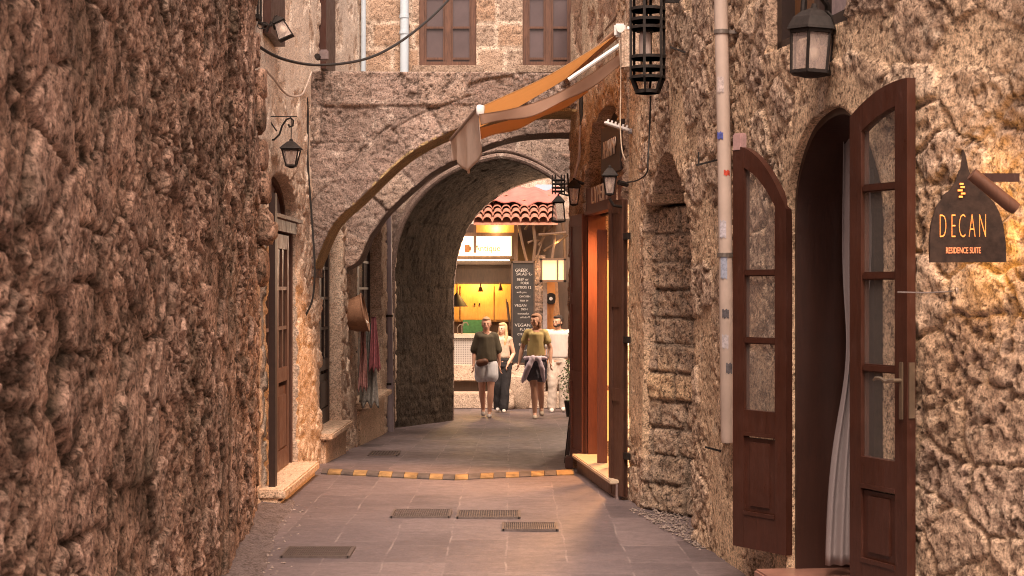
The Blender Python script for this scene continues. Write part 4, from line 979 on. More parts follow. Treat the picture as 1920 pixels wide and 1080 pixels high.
# ================================================================ lanterns
M_frost = plain('dusty_lantern_glass', (.50, .40, .36), .35, var=.12, sc=6, bs=0); M_bulb = plain('pale_bulb', (.75, .62, .48), .4, var=.05)
M_lg = glass('lantern_glass', (.62, .50, .45), .25, .38)
def lantern(name, c, rt, rb, h, roof, label, n=4, tilt=0, bracket=None, dome=False, group='wall lanterns along the lane', rot=45, bulb=True):
    c = Vector(c); t = thing(name, tuple(c), label, 'lantern', group); Tm = Matrix.Translation(c) @ Matrix.Rotation(math.radians(tilt), 4, 'Y')
    def pt(r, k, z): a = math.radians(rot) + 2 * math.pi * k / n; return Tm @ Vector((r * math.cos(a), r * math.sin(a), z))
    f = MB(); w = rt * .10
    for k in range(n):
        f.bar(pt(rt, k, 0), pt(rb, k, -h), w); f.bar(pt(rt, k, 0), pt(rt, k + 1, 0), w * 1.5); f.bar(pt(rb, k, -h), pt(rb, k + 1, -h), w * 1.4)
    V = [pt(rb * 1.02, k, -h - w * .6) for k in range(n)] + [pt(rb * .35, k, -h - rt * .22) for k in range(n)]
    f.add(V, [(k, (k + 1) % n, n + (k + 1) % n, n + k) for k in range(n)] + [tuple(range(n)), tuple(range(n, 2 * n))]); f.build('frame', M_iron, t)
    r = MB()
    prof = [(rt * 1.22, 0), (rt * 1.18, roof * .12), (rt * .95, roof * .55), (rt * .55, roof * .85), (rt * .16, roof), (rt * .10, roof * 1.2)] if dome else [(rt * 1.28, 0), (rt * 1.2, roof * .14), (rt * .42, roof * .8), (rt * .22, roof * .86), (rt * .2, roof * 1.05), (rt * .06, roof * 1.12)]
    V = [pt(a, k, z + w * .7) for a, z in prof for k in range(n)]; m_ = len(prof)
    r.add(V, [(i * n + k, i * n + (k + 1) % n, (i + 1) * n + (k + 1) % n, (i + 1) * n + k) for i in range(m_ - 1) for k in range(n)] + [tuple(range(n)), tuple(range((m_ - 1) * n, m_ * n))]); r.build('roof', M_iron, t)
    g = MB(); V = [pt(rt * .96, k, -w) for k in range(n)] + [pt(rb * .96, k, -h + w) for k in range(n)]
    g.add(V, [(k, (k + 1) % n, n + (k + 1) % n, n + k) for k in range(n)]); g.build('glass', M_lg, t)
    if bulb:
        b_ = MB(); b_.lathe([(.004, -h * .78), (rb * .34, -h * .66), (rb * .42, -h * .45), (rb * .2, -h * .2), (rb * .16, -h * .04)], (0, 0, 0), 12, Tm); b_.build('bulb', M_bulb, t, True)
    if bracket:
        f = MB()
        for pts, rr in bracket: f.tube([Vector(p) for p in pts], rr, 8)
        f.build('bracket', M_iron, t, True)
    return t
# hanging lantern on its scroll bracket, left
c = P(546, 281, 12.7); Yb = 12.7
sc = [P(499, 262, Yb), P(514, 262, Yb), P(524, 252, Yb), P(529, 236, Yb), P(537, 224, Yb), P(545, 221, Yb), P(550, 226, Yb), P(549, 236, Yb), P(543, 238, Yb), P(541, 233, Yb)]
lantern('hanging_lantern', c, .092, .052, .125, .072, 'black lantern hanging from a scroll bracket over the left door', bracket=[(sc, .008), ([P(546, 224, Yb), P(546, 262, Yb)], .004), ([P(495, 219, Yb), P(557, 218, Yb)], .004), ([P(494, 200, Yb), P(497, 214, Yb), P(519, 246, Yb)], .006), ([P(503, 240, Yb), P(503, 300, Yb)], .010)])
# tilted lantern + wall arm, upper left
c = P(524, 42, 12.1)
lantern('wall_lantern', c, .052, .078, .13, .05, 'small tilted black lantern on the upper left wall', tilt=-24, bracket=[([P(517, 30, 12.1), P(508, 48, 12.1), P(490, 45, 12.1), P(470, 38, 12.0)], .010), ([P(500, 60, 12.1), P(508, 40, 12.1), P(516, 55, 12.1)], .010)])
t = thing('iron_cage_lantern', tuple(P(470, 36, 11.9)), 'black iron lantern at the top left with scroll base and pale globe', 'lantern', 'wall lanterns along the lane')
mb = MB(); mb.box(P(467, 33, 11.9), (.17, .16, .028)); mb.lathe([(.065, .0), (.03, -.07), (.006, -.11)], P(468, 36, 11.9), 6); mb.build('base', M_iron, t)
mb = MB()
for dx, dy in ((-.075, -.07), (.075, -.07), (-.075, .07), (.075, .07)): mb.bar(P(467, 33, 11.9) + Vector((dx, dy, 0)), P(467, -60, 11.9) + Vector((dx, dy, 0)), .016)
mb.build('frame', M_iron, t)
mb = MB()
for px in (451, 458, 489, 497): mb.tube([P(px, 48, 11.84) + Vector((.024 * math.cos(a), 0, .024 * math.sin(a))) for a in np.linspace(0, 2 * math.pi, 12, endpoint=False)], .004, 5, closed=True)
mb.build('scroll', M_iron, t, True)
mb = MB(); mb.ell(P(468, -4, 11.9), (.055, .055, .06)); mb.build('globe', plain('pale_globe', (.72, .58, .46), .4, var=.05), t, True)
mb = MB(); mb.bar(P(467, 33, 11.9), P(500, 48, 12.3), .02); mb.build('bracket', M_iron, t)
# big cylindrical iron cage, upper right
cg = thing('iron_cage_lantern', tuple(P(1214, 100, 10.9)), 'tall cylindrical lantern of black iron hoops on the right wall', 'lantern', 'wall lanterns along the lane')
cx = P(1214, 0, 10.75); f = MB()
for py in (-12, 18, 38, 53, 108, 128, 146): hoops = MB(); hoops.lathe([(.118, -.010), (.122, -.010), (.122, .010), (.118, .010), (.118, -.010)], (cx.x, 10.75, EYE + (540 - py) * 10.75 / F), 28); hoops.build('hoop', M_iron, cg)
hoops = MB(); hoops.lathe([(.078, -.012), (.083, -.012), (.083, .012), (.078, .012), (.078, -.012)], (cx.x, 10.75, EYE + (540 - 172) * 10.75 / F), 24)
hoops.build('hoop', M_iron, cg)
for k in range(6):
    a = math.radians(15 + 60 * k); z1, z2, z3 = (EYE + (540 - p) * 10.75 / F for p in (-40, 146, 172))
    for (ra, za, rb_, zb_) in ((.118, z1, .118, z2), (.118, z2, .08, z3)): f.bar((cx.x + ra * math.cos(a), 10.75 + ra * math.sin(a), za), (cx.x + rb_ * math.cos(a), 10.75 + rb_ * math.sin(a), zb_), .013, .018)
f.bar((cx.x + .1, 10.8, EYE + 540 * 10.75 / F), (cx.x + .34, 10.8, EYE + 540 * 10.75 / F), .02); f.build('frame', M_iron, cg)
mb = MB(); zc = EYE + (540 - 108) * 10.75 / F; mb.lathe([(.036, 0), (.04, .02), (.042, .15), (.03, .17)], (cx.x - .015, 10.75, zc), 14); mb.build('glass', M_frost, cg, True)
mb = MB(); mb.lathe([(.06, .17), (.05, .20), (.02, .22), (.012, .5)], (cx.x - .015, 10.75, zc), 14); mb.build('lamp_cap', M_iron, cg, True)
# six-sided lantern above the doorway
c = P(1506, 76, 8.0); c.y = 7.75
lantern('wall_lantern', c, .108, .098, .195, .11, 'large six-sided black lantern above the arched doorway', n=6, rot=10, tilt=3, dome=True, bracket=[([P(1506, 30, 7.75), P(1508, -5, 7.75), P(1530, -20, 7.75), P(1552, 10, 7.8), P(1556, 60, 7.85)], .016), ([P(1544, 20, 7.8), P(1547, 85, 7.83)], .026), ([P(1552, 22, 7.78), P(1560, 30, 7.75), P(1560, 60, 7.75), P(1553, 80, 7.8)], .006)])
# shop lanterns
lantern('wall_lantern', P(1143, 331, 12.35), .068, .040, .135, .075, 'black lantern under the hanging signboard at the shop entrance', bracket=[([P(1160, 342, 12.35), P(1176, 346, 12.4)], .02), ([P(1143, 372, 12.35), P(1150, 385, 12.35), P(1165, 388, 12.4)], .012)])
lantern('wall_lantern', P(1076, 352, 14.4), .072, .045, .15, .075, 'dark lantern on the shop corner at the end of the awning', bracket=[([P(1076, 338, 14.4), P(1095, 345, 14.4)], .015), ([P(1064, 325, 14.4), P(1066, 350, 14.4)], .008)])
lantern('hanging_lantern', P(1047, 380, 22.3), .10, .13, .26, .10, 'far black lantern seen against the red tiled roof', bracket=[([P(1047, 372, 22.3), P(1048, 362, 22.3), P(1063, 366, 22.3), P(1130, 366, 22.3)], .014)], bulb=False)
t = thing('iron_cage_lantern', tuple(P(1047, 350, 22.5)), 'small far cage lantern hanging under the right side of the tunnel mouth', 'lantern', 'wall lanterns along the lane')
mb = MB()
for k, py in enumerate((338, 345, 352, 359)): mb.tube([Vector((P(1047, 0, 22.4).x + .085 * math.cos(a), 22.4 + .085 * math.sin(a), P(0, py, 22.4).z)) for a in np.linspace(0, 6.2832, 14, endpoint=False)], .012, 5, closed=True)
for a in range(0, 360, 60): mb.bar(Vector((P(1047, 0, 22.4).x + .085 * math.cos(math.radians(a)), 22.4 + .085 * math.sin(math.radians(a)), P(0, 328, 22.4).z)), Vector((P(1047, 0, 22.4).x + .085 * math.cos(math.radians(a)), 22.4 + .085 * math.sin(math.radians(a)), P(0, 364, 22.4).z)), .014)
mb.bar(P(1047, 345, 22.4), P(1080, 345, 22.4), .02); mb.build('cage', M_iron, t)

# ================================================================ writing
def text(body, size, M, mat, name, parent=None, ext=.002, align='CENTER', sx=1.0, bold=0):
    cu = bpy.data.curves.new(name, 'FONT'); cu.body = body; cu.size = size; cu.extrude = ext; cu.align_x = align; cu.align_y = 'CENTER'; cu.offset = bold; cu.resolution_u = 3
    o = bpy.data.objects.new(name, cu); me = bpy.data.meshes.new_from_object(o); bpy.data.objects.remove(o)
    me.transform(M @ Matrix.Rotation(math.radians(90), 4, 'X') @ Matrix.Diagonal((sx, 1, 1, 1))); me.materials.clear(); me.materials.append(mat)
    q = link(bpy.data.objects.new(name, me))
    if parent: par(q, parent)
    return q
M_let = plain('faded_cream_lettering', (.50, .40, .32), .7)
# wall frame: x along s (towards camera = reading direction here), -y must face out
def wallT(path, q, z, off):
    T = path.M(q, z, off); x = Vector(T.col[0][:3]); y = Vector(T.col[1][:3]); p = T.translation
    return Matrix(((x.x, -y.x, 0, p.x), (x.y, -y.y, 0, p.y), (0, 0, 1, p.z), (0, 0, 0, 1)))
text('APBIAIMP', .20, wallT(PS, sq0 + (sq1 - sq0) * .74, 2.78, .065), M_let, 'lettering', sb2, .003, sx=.72)
text('LYPEIM', .20, wallT(PS, sq0 + (sq1 - sq0) * .60, 2.43, .10), M_let, 'lettering', sb, .003, sx=1.3)
# motion light above the sign board
t = thing('white_floodlight', tuple(P(1158, 236, 12.5)), 'slim white floodlight sticking out above the shop signboard', 'floodlight')
mb = MB(); Tm = Matrix.Translation(P(1156, 237, 12.3)) @ Matrix.Rotation(math.radians(18), 4, 'Y'); mb.box((0, 0, 0), (.20, .07, .022), Tm, .006); mb.build('housing', M_white, t)
mb = MB()
for k in range(6): mb.box((-.075 + k * .03, 0, .02), (.014, .055, .02), Tm)
mb.build('cooling_fin', M_white, t)
mb = MB(); mb.box(Tm @ Vector((.11, .03, .0)), (.05, .05, .04), bev=.01); mb.build('mount', plain('grey_plastic', (.35, .33, .33), .5), t)

# ================================================================ DECAN hanging sign
sg = thing('hanging_sign', (1.88, 6.55, 1.95), 'dark metal dome-shaped DECAN sign glowing from behind on the right wall', 'sign')
Ys = 6.28
def SP(px, py): q = P(px, py, Ys); return (q.x, q.z)
prof = [(1746, 492), (1745, 455), (1748, 420), (1757, 388), (1768, 372), (1768, 366), (1782, 356), (1793, 340), (1800, 318), (1804, 292), (1806, 279), (1810, 290), (1816, 318), (1824, 340), (1836, 355), (1848, 366), (1862, 380), (1872, 400), (1879, 425), (1883, 455), (1884, 492)]
poly = [SP(*p) for p in prof]; cx_ = sum(p[0] for p in poly) / len(poly)
M_sign = plain('dark_rusty_sign_metal', (.045, .026, .018), .5, .5, var=.5, sc=25, bs=.3)
ang = math.radians(-10); TS = Matrix.Translation((cx_, Ys, 0)) @ Matrix.Rotation(ang, 4, 'Z') @ Matrix.Translation((-cx_, 0, 0))
mb = MB(); mb.prism(poly, -.004, .0, TS); mb.build('face_plate', M_sign, sg)
mb = MB(); inner = [(cx_ + (x - cx_) * .985, z) for x, z in poly]; mb.strip(poly[::-1][:12], inner[::-1][:12], .0, .055, TS); mb.strip(poly[:9], inner[:9], .0, .055, TS); mb.build('rim', M_sign, sg)
M_letg = emit('backlit_letter_glow', (1, .30, .06), .65)
TL_ = TS @ Matrix.Translation((0, -.006, 0))
def SX(px): return P(px, 0, Ys).x
for ch, px in zip('DECAN', (1769, 1788, 1804, 1822, 1841)):
    text(ch, .140, TL_ @ Matrix.Translation((SX(px), 0, P(0, 426, Ys).z)), M_letg, 'letter', sg, .001, sx=.30, bold=-.0038)
text('RESIDENCE SUITE', .034, TL_ @ Matrix.Translation((SX(1806), 0, P(0, 470, Ys).z)), emit('dim_letter_glow', (1, .30, .12), .4), 'lettering', sg, .001, sx=.50)
mb = MB()
for k in range(5): mb.box((SX(1803) + .006 * math.sin(k * 2.5), -.002, P(0, 345 + k * 6, Ys).z), (.018 - .002 * abs(k - 2), .004, .007), TL_)
mb.build('cutout_emblem', M_letg, sg)
mb = MB(); mb.bar(P(1830, 333, 6.36), P(1911, 333, 6.36), .012, .034); mb.build('bracket_arm', M_red, sg)
mb = MB(); mb.tube([P(1822, 326, 6.1), P(1895, 385, 6.1), P(1905, 392, 6.1)], [.025, .027, .024], 14); mb.build('bracket_tube', wood('rusty_tube', (.09, .035, .018), (.13, .055, .03)), sg, True)
lamp('sign_lamp', P(1874, 440, 6.37), .5, (1, .50, .10), .02)
lamp('sign_lamp', P(1800, 492, 6.44), 1.0, (1, .50, .10), .02)
lamp('sign_lamp', P(1824, 312, 6.42), .5, (1, .50, .10), .02)
mb = MB(); mb.tube([P(1683, 548, 6.85), P(1740, 549, 6.8), P(1795, 546, 6.72)], .003, 6); mb.add(*rock(P(1795, 547, 6.72), (.010, .012, .02), 2, n=1)); o = mb.build('door_hook', plain('galvanised_hook', (.32, .28, .27), .4, .8), None, True); tag(o, 'thin metal hook holding the near door leaf to the wall', 'hook')
# iron pegs in the wall
for (a, b_, c_, lab) in (((1305, 310), (1345, 300), (1310, 285), 'rusty iron bracket beside the cream downpipe'), ((1256, 88), (1285, 98), None, 'small iron peg on the wall right of the hoop lantern'), ((1322, 838), (1352, 846), None, 'small iron spike under the cream downpipe')):
    mb = MB(); Y_ = 10.35 if a[0] < 1300 else 9.75; mb.bar(P(*a, Y_), P(*b_, Y_), .012)
    if c_: mb.bar(P(a[0] + 5, a[1], Y_), P(*c_, Y_), .009)
    o = mb.build('iron_peg', M_iron); tag(o, lab, 'iron peg')
# security camera on the left plaster
t = thing('security_camera', tuple(P(606, 107, 15.0)), 'small dark camera box at the foot of the brown shutter above the arch', 'camera')
mb = MB(); mb.box(P(608, 104, 14.9), (.085, .10, .10), bev=.012); mb.build('housing', plain('grey_housing', (.17, .13, .13), .5), t)
mb = MB(); q = P(596, 107, 14.85); mb.tube([q + Vector((0, .04, 0)), q + Vector((0, -.05, 0))], .028, 12); mb.build('lens', M_iron, t, True)

# ================================================================ basket and scarves
M_straw = wood('woven_straw', (.16, .075, .04), (.30, .16, .09), .8, sc=30, stretch=(1, 1, 1), bs=.8)
bkt = thing('straw_basket', tuple(P(672, 595, 17.9)), 'brown woven straw basket hanging on its side beside the left window', 'basket')
mb = MB(); c = P(666, 590, 17.9); Tb = Matrix.Translation(c) @ Matrix.Rotation(math.radians(78), 4, 'Y')
mb.lathe([(.02, -.13), (.14, -.11), (.19, -.02), (.215, .11), (.205, .11), (.18, -.01), (.13, -.09), (.02, -.10)], n=26, M=Tb); mb.build('body', M_straw, bkt, True)
mb = MB(); mb.tube([Tb @ Vector((.212 * math.cos(a), .212 * math.sin(a), .11)) for a in np.linspace(0, 6.283, 26, endpoint=False)], .012, 6, closed=True); mb.build('rim', M_straw, bkt, True)
mb = MB(); mb.tube([P(676, 585, 17.8), P(684, 600, 17.75), P(690, 606, 17.75)], .012, 6); mb.build('strap', plain('cream_strap', (.6, .5, .4), .8), bkt, True)
M_s1 = plain('pink_patterned_scarf', (.42, .22, .20), .9, var=.5, sc=35, bs=.2); M_s2 = plain('dark_red_scarf', (.26, .08, .09), .9, var=.5, sc=35, bs=.2); M_s3 = plain('grey_green_scarf', (.22, .21, .19), .9, var=.5, sc=40, bs=.2)
for (xa, xb, y0, y1, ph, mt, lab) in ((676, 686, 612, 730, 0, M_s1, 'pink fringed scarf hanging by the left window, nearest the basket'), (694, 706, 594, 694, 2, M_s2, 'dark red scarf hanging by the left window, outermost'), (682, 703, 606, 760, 4, M_s3, 'long grey green scarf hanging between the pink and dark red ones')):
    Yc = 18.1 + ph * .06
    def sc_(u, v, xa=xa, xb=xb, y0=y0, y1=y1, ph=ph, Yc=Yc):
        w0 = .45 + .75 * v; xm = (xa + xb) / 2 + (4 * v if ph == 2 else -1 * v); px = xm + (u - .5) * (xb - xa) * w0 * 1.5
        py = y0 + (y1 - y0) * v * (1 + .04 * math.sin(u * 17 + ph)); p = P(px, py, Yc); p.y += .035 * math.sin(u * 13 + v * 4 + ph); return p
    o = cloth('scarf', sc_, 24, 24, .004, mt); tag(o, lab, 'scarf', 'scarves hanging by the left window')
# A-frame board on the right, seen edge-on
t = thing('sandwich_board', tuple(P(1078, 865, 15.6)), 'dark folding sandwich board standing edge-on beyond the shop door', 'board')
z0_ = gzf(15.2)
for nm, pa, pb in (('front_panel', (1062, 15.25), (1078, 15.25)), ('rear_panel', (1092, 15.25), (1080, 15.25))):
    a = P(pa[0], 0, 15.2); b_ = P(pb[0], 0, 15.2); mb = MB()
    for yy0 in (15.15, 15.55): mb.bar((a.x, yy0, z0_), (b_.x, yy0, z0_ + .78), .022)
    mb.add([(a.x * .9 + b_.x * .1, 15.16, z0_ + .1), (a.x * .9 + b_.x * .1, 15.54, z0_ + .1), (b_.x, 15.54, z0_ + .78), (b_.x, 15.16, z0_ + .78)] + [(a.x * .9 + b_.x * .1 + .012, 15.16, z0_ + .1), (a.x * .9 + b_.x * .1 + .012, 15.54, z0_ + .1), (b_.x + .012, 15.54, z0_ + .78), (b_.x + .012, 15.16, z0_ + .78)], [(0, 1, 2, 3), (7, 6, 5, 4), (0, 4, 5, 1), (1, 5, 6, 2), (2, 6, 7, 3), (3, 7, 4, 0)])
    mb.build(nm, M_mullion, t)
mb = MB(); mb.box((P(1068, 0, 14.7).x, 14.9, gzf(14.8) + .06), (.07, .12, .12), bev=.01); o = mb.build('door_block', M_red); tag(o, 'small dark wooden block on the ground by the shop door', 'block')
# ================================================================ food stall and buildings beyond the tunnel
M_ywood = wood('honey_cabinet_wood', (.50, .26, .07), (.62, .36, .11), .5, sc=5, stretch=(6, 6, .8)); M_dwood = wood('dark_stall_wood', (.05, .03, .018), (.09, .05, .03), .6)
M_mwood = wood('rustic_beam_wood', (.075, .042, .025), (.14, .078, .042), .7)
M_step = stone_mat('beige_step_stone', [(.42, .32, .24), (.50, .39, .30)], (.40, .31, .23), dirt=(.22, .16, .12), dirt_amt=.4, bs=.5)
kz = gzf(31)
stl = thing('food_stall', (-.6, 32, kz), 'warmly lit taverna food stall with lightbox and red tiled roof beyond the tunnel', 'stall')
mb = MB(); mb.box((-1.0, 32.9, -.03), (4.4, 2.6, .32), bev=.02); mb.build('platform', M_step, stl); mb = MB(); mb.box((-1.0, 33.0, -.45), (4.3, 2.4, .54)); mb.build('platform_base', M_dwood, stl)  # dark base colour puts in the shadow gap under the platform
mb = MB(); mb.box((-1.2, 31.45, -.55), (4.6, .8, .30), bev=.02); mb.build('lower_step', M_step, stl)
mb = MB(); mb.add(*rock((P(975, 0, 31.2).x, 31.25, -.33), (.26, .35, .52), 9)); mb.add(*rock((P(954, 0, 31).x, 31.0, -.50), (.13, .2, .18), 4)); mb.build('corner_stone', M_step, stl, True)
def QB(px0, px1, py0, py1, Y, d=.06):       # box covering a pixel rectangle at depth Y
    a = P(px0, py1, Y); b_ = P(px1, py0, Y); return ((a.x + b_.x) / 2, Y + d / 2, (a.z + b_.z) / 2), (b_.x - a.x, d, b_.z - a.z)
def one(nm, mat, parent, *rects, bev=0):
    mb = MB()
    for r in rects: mb.box(*QB(*r), bev=bev)
    return mb.build(nm, mat, parent)
one('back_wall', M_dwood, stl, (800, 1000, 420, 700, 34.1, .1))
cab = one('cabinet', M_ywood, stl, (840, 958, 533, 603, 33.5, .3))
for px in (846, 878, 911, 943): one('cabinet_door', M_ywood, cab, (px - 15, px + 15, 536, 600, 33.46, .03), bev=.008)
for px in (890, 899): mb = MB(); mb.ell(P(px, 570, 33.43), (.018, .018, .018)); mb.build('knob', M_iron, cab, True)
one('green_panel', plain('green_board', (.05, .20, .10), .6), stl, (868, 905, 600, 624, 33.4, .04))
one('brown_shelf', M_mwood, stl, (840, 958, 603, 625, 33.7, .1))
# canopy beam, fluorescent, lightbox
one('ceiling_panel', M_dwood, stl, (820, 960, 492, 530, 32.0, .08), (820, 958, 489, 496, 31.7, 1.7))
one('light_strip', emit('cool_strip_light', (1, .82, .52), 2.5), stl, (850, 955, 486.5, 489, 31.62, .04))
lbx = one('lightbox', M_mwood, stl, (838, 966, 436, 486, 31.75, .14))
one('lit_panel', emit('lightbox_glow', (1, .66, .32), 1.25), lbx, (844, 959, 443, 480, 31.73, .02))
M_lbt = plain('amber_print', (.25, .10, .02), .6)
text('Antique', .17, Matrix.Translation(P(914, 466, 31.715)), M_lbt, 'lettering', lbx, .002, sx=.95)
mb = MB(); c = P(876, 466, 31.70); mb.box(c, (.10, .02, .15), bev=.008); mb.box(c + Vector((.06, 0, 0)), (.03, .015, .08)); mb.build('mug_emblem', M_lbt, lbx)
one('fascia', M_ywood, stl, (890, 972, 417, 436, 31.9, .06))
one('side_post', M_mwood, stl, (964, 971, 420, 500, 31.6, .12), (888, 893, 418, 474, 31.45, .06))
# tiled roof
M_tile = plain('terracotta_tile', (.42, .19, .13), .75, var=.35, sc=12, bs=.3)
rf = MB(); y0r, z0r = 31.1, P(0, 416, 31.1).z; y1r, z1r = 33.6, P(0, 366, 33.6).z
x0r, x1r = P(888, 0, 31.1).x, P(1046, 0, 31.1).x; nt_ = 9; pw = (x1r - x0r) / nt_
for i in range(nt_):
    for j in range(5):
        ya = y0r + (y1r - y0r) * j / 5; yb = ya + (y1r - y0r) / 5 * 1.12; za = z0r + (z1r - z0r) * j / 5 + .03; zb = z0r + (z1r - z0r) * (j + 1) / 5 * 1.0
        V = []
        jx = random.uniform(-.01, .01); jz = random.uniform(-.008, .008)
        for (yy_, zz_, rr) in ((ya, za, .095), (yb, zb, .075)):
            for r_ in (rr, rr - .016):
                for k in range(9):
                    a = math.pi * k / 8; V.append((x0r + pw * (i + .5) + jx + r_ * math.cos(a), yy_, zz_ + jz + r_ * math.sin(a) * .9))
        Fc = []
        for k in range(8): Fc += [(k, k + 1, k + 19, k + 18), (k + 9, k + 27, k + 28, k + 10), (k, k + 9, k + 10, k + 1), (k + 18, k + 19, k + 28, k + 27)]
        Fc += [(0, 18, 27, 9), (8, 17, 35, 26)]
        rf.add(V, Fc)
rf.add([(x0r, y0r + .03, z0r - .02), (x1r, y0r + .03, z0r - .02), (x1r, y1r, z1r - .03), (x0r, y1r, z1r - .03), (x0r, y0r + .03, z0r - .06), (x1r, y0r + .03, z0r - .06), (x1r, y1r, z1r - .08), (x0r, y1r, z1r - .08)], [(0, 1, 2, 3), (7, 6, 5, 4), (0, 4, 5, 1), (1, 5, 6, 2), (2, 6, 7, 3), (3, 7, 4, 0)])
rf.build('roof', M_tile, stl, True)
M_redc = plain('faded_red_tarpaulin', (.50, .17, .14), .85, var=.2, sc=3)
o = cloth('roof_tarpaulin', lambda u, v: Vector((x0r + .25 + (x1r - x0r - .15) * u, 32.2 + 1.5 * v, z0r + (z1r - z0r) * (.44 + .6 * v) + .13 + .035 * math.sin(u * 9 + v * 4) + .03 * math.sin(u * 21))), 40, 16, .01, M_redc, stl)
# counter
M_perf, nt, b = newmat('perforated_white_panel')
tcn = nt.nodes.new('ShaderNodeTexCoord'); vo = nt.nodes.new('ShaderNodeTexVoronoi'); vo.inputs['Scale'].default_value = 28; vo.inputs['Randomness'].default_value = 0; nt.links.new(tcn.outputs['Object'], vo.inputs['Vector'])
nt.links.new(ramp(nt, vo.outputs['Distance'], [(.28, (.10, .08, .07)), (.36, (.36, .33, .30))]), b.inputs['Base Color'])
ctr = one('counter', M_perf, stl, (835, 892, 634, 684, 31.9, .7)); one('counter_top', plain('cream_counter', (.42, .36, .28), .5), ctr, (833, 895, 627, 634, 31.85, .8))
mb = MB(); c = P(866, 626, 32.1); mb.tube([c + Vector((0, 0, 0)), c + Vector((.0, 0, .16)), c + Vector((.03, 0, .22)), c + Vector((.10, 0, .23)), c + Vector((.13, 0, .17))], .014, 8); mb.tube([c + Vector((-.08, 0, 0)), c + Vector((-.09, 0, .13)), c + Vector((-.04, 0, .19)), c + Vector((.03, 0, .17))], .012, 8); mb.build('tap', M_brass, stl, True)
# black cone lamp, hanging net lamps
for (px, py, r1_, h_, mt, lab, cat) in ((857, 562, .22, .28, M_iron, 'black cone lampshade hanging over the stall counter', 'lamp shade'), (901, 540, .055, .15, M_straw, 'small woven lamp hanging before the cabinets, left one', 'lamp shade'), (938, 538, .055, .15, M_straw, 'small woven lamp hanging before the cabinets, right one', 'lamp shade')):
    mb = MB(); c = P(px, py, 32.8); mb.lathe([(r1_, -h_ / 2), (r1_ * .8, -h_ * .25), (r1_ * .3, h_ * .3), (.015, h_ / 2), (.008, h_ / 2 + .3)], c, 18); o = mb.build('hanging_lampshade', mt, None, True); tag(o, lab, cat)
mb = MB(); mb.bar(P(957, 618, 32.6), P(951, 566, 32.6), .04); mb.bar(P(953, 600, 32.4), P(949, 560, 32.4), .02); o = mb.build('wooden_pole', M_mwood); tag(o, 'wooden pole leaning between the cabinets and the chalkboard', 'pole')
# chalkboard menu
cbd = thing('chalkboard', tuple(P(981, 684, 31.1)), 'tall black chalkboard menu with white handwriting beside the stall', 'chalkboard')
one('board', plain('chalkboard_black', (.016, .013, .012), .7, var=.4, sc=5), cbd, (961.5, 1000.5, 493, 682, 31.1, .05)); one('board_frame', M_dwood, cbd, (959, 961.5, 490, 684, 31.08, .07), (1000.5, 1003, 490, 684, 31.08, .07), (959, 1003, 489, 493, 31.08, .07), (959, 1003, 680, 684, 31.08, .07))
M_chalk = plain('white_chalk', (.40, .37, .34), .9, var=.6, sc=60)
for (s_, px, py, sz, sx_) in (('GREEK', 978, 507, .085, 1), ('SALAD 9,-', 983, 514, .08, .9), ('BEEF or', 980, 524, .07, 1), ('PORK', 984, 531, .07, .9), ('GYROS 12', 981, 539, .07, 1), ('with pita', 978, 548, .055, 1), ('CHICKEN', 984, 556, .05, 1), ('FISH 14', 983, 564, .05, 1), ('VEGAN', 976, 573, .07, 1), ('DISH', 983, 580, .06, 1), ('moussaka', 981, 588, .055, 1), ('stifado 9', 984, 595, .055, 1), ('VEGAN', 980, 610, .085, 1.1), ('PLATE', 984, 618, .07, 1), ('GYROS pita', 983, 627, .06, .9), ('BEER', 979, 646, .06, 1), ('wine 4,-', 982, 657, .055, 1)):
    text(s_, sz, Matrix.Translation(P(px, py, 31.09)), M_chalk, 'writing', cbd, .001, sx=sx_, bold=.0)
# stone pillar, posts and tangle of beams on the right of the stall
rc = thing('rustic_shopfront', (.6, 31.6, kz), 'dark rustic shopfront of beams and stone, right of the chalkboard beyond the tunnel', 'shopfront')
PQ = front(.43, .66, 31.5); wall('stone_pillar', PQ, 0, PQ.L, kz, 2.3, .25, h_ashlar(.17, .3, .01, .02, 81), M_arch, [], res=.02, parent=rc)
one('grey_post', plain('grey_post', (.24, .20, .20), .6), rc, (1018, 1026, 520, 700, 31.4, .08))
M_odoor = plain('amber_door', (.50, .20, .05), .5, var=.2, sc=4)
one('back_panel', M_dwood, rc, (1000, 1110, 410, 790, 32.2, .1)); one('door', M_odoor, rc, (1023, 1045, 528, 700, 31.9, .05))
mb = MB(); a = P(1033, 560, 31.85); mb.lathe([(.115, -.01), (.115, .01)], (0, 0, 0), 24, Matrix.Translation(a) @ Matrix.Rotation(math.radians(90), 4, 'X')); dsc = mb.build('disc', M_iron, rc)
mb = MB(); mb.lathe([(.035, -.014), (.035, .014)], (0, 0, 0), 16, Matrix.Translation(a) @ Matrix.Rotation(math.radians(90), 4, 'X')); mb.build('disc_centre', M_white, dsc)
mb = MB(); rg = random.Random(3)
for (x0, y0, x1, y1, r_) in ((972, 418, 990, 500, .06), (985, 430, 1005, 415, .05), (1000, 420, 1000, 490, .07), (1022, 425, 1005, 490, .04), (1010, 460, 1040, 420, .05), (1040, 420, 1035, 487, .06), (1010, 440, 1062, 436, .06), (1055, 415, 1060, 490, .07), (990, 455, 1015, 452, .05), (1020, 470, 1065, 440, .05)): 
    a, b_ = P(x0, y0, 31.3 + rg.uniform(-.15, .15)), P(x1, y1, 31.3 + rg.uniform(-.15, .15)); mb.tube([a, a.lerp(b_, .5) + Vector((rg.uniform(-.04, .04), 0, rg.uniform(-.04, .04))), b_], [r_ * .5, r_ * .42, r_ * .5], 8)
mb.build('crooked_beams', M_mwood, rc, True)
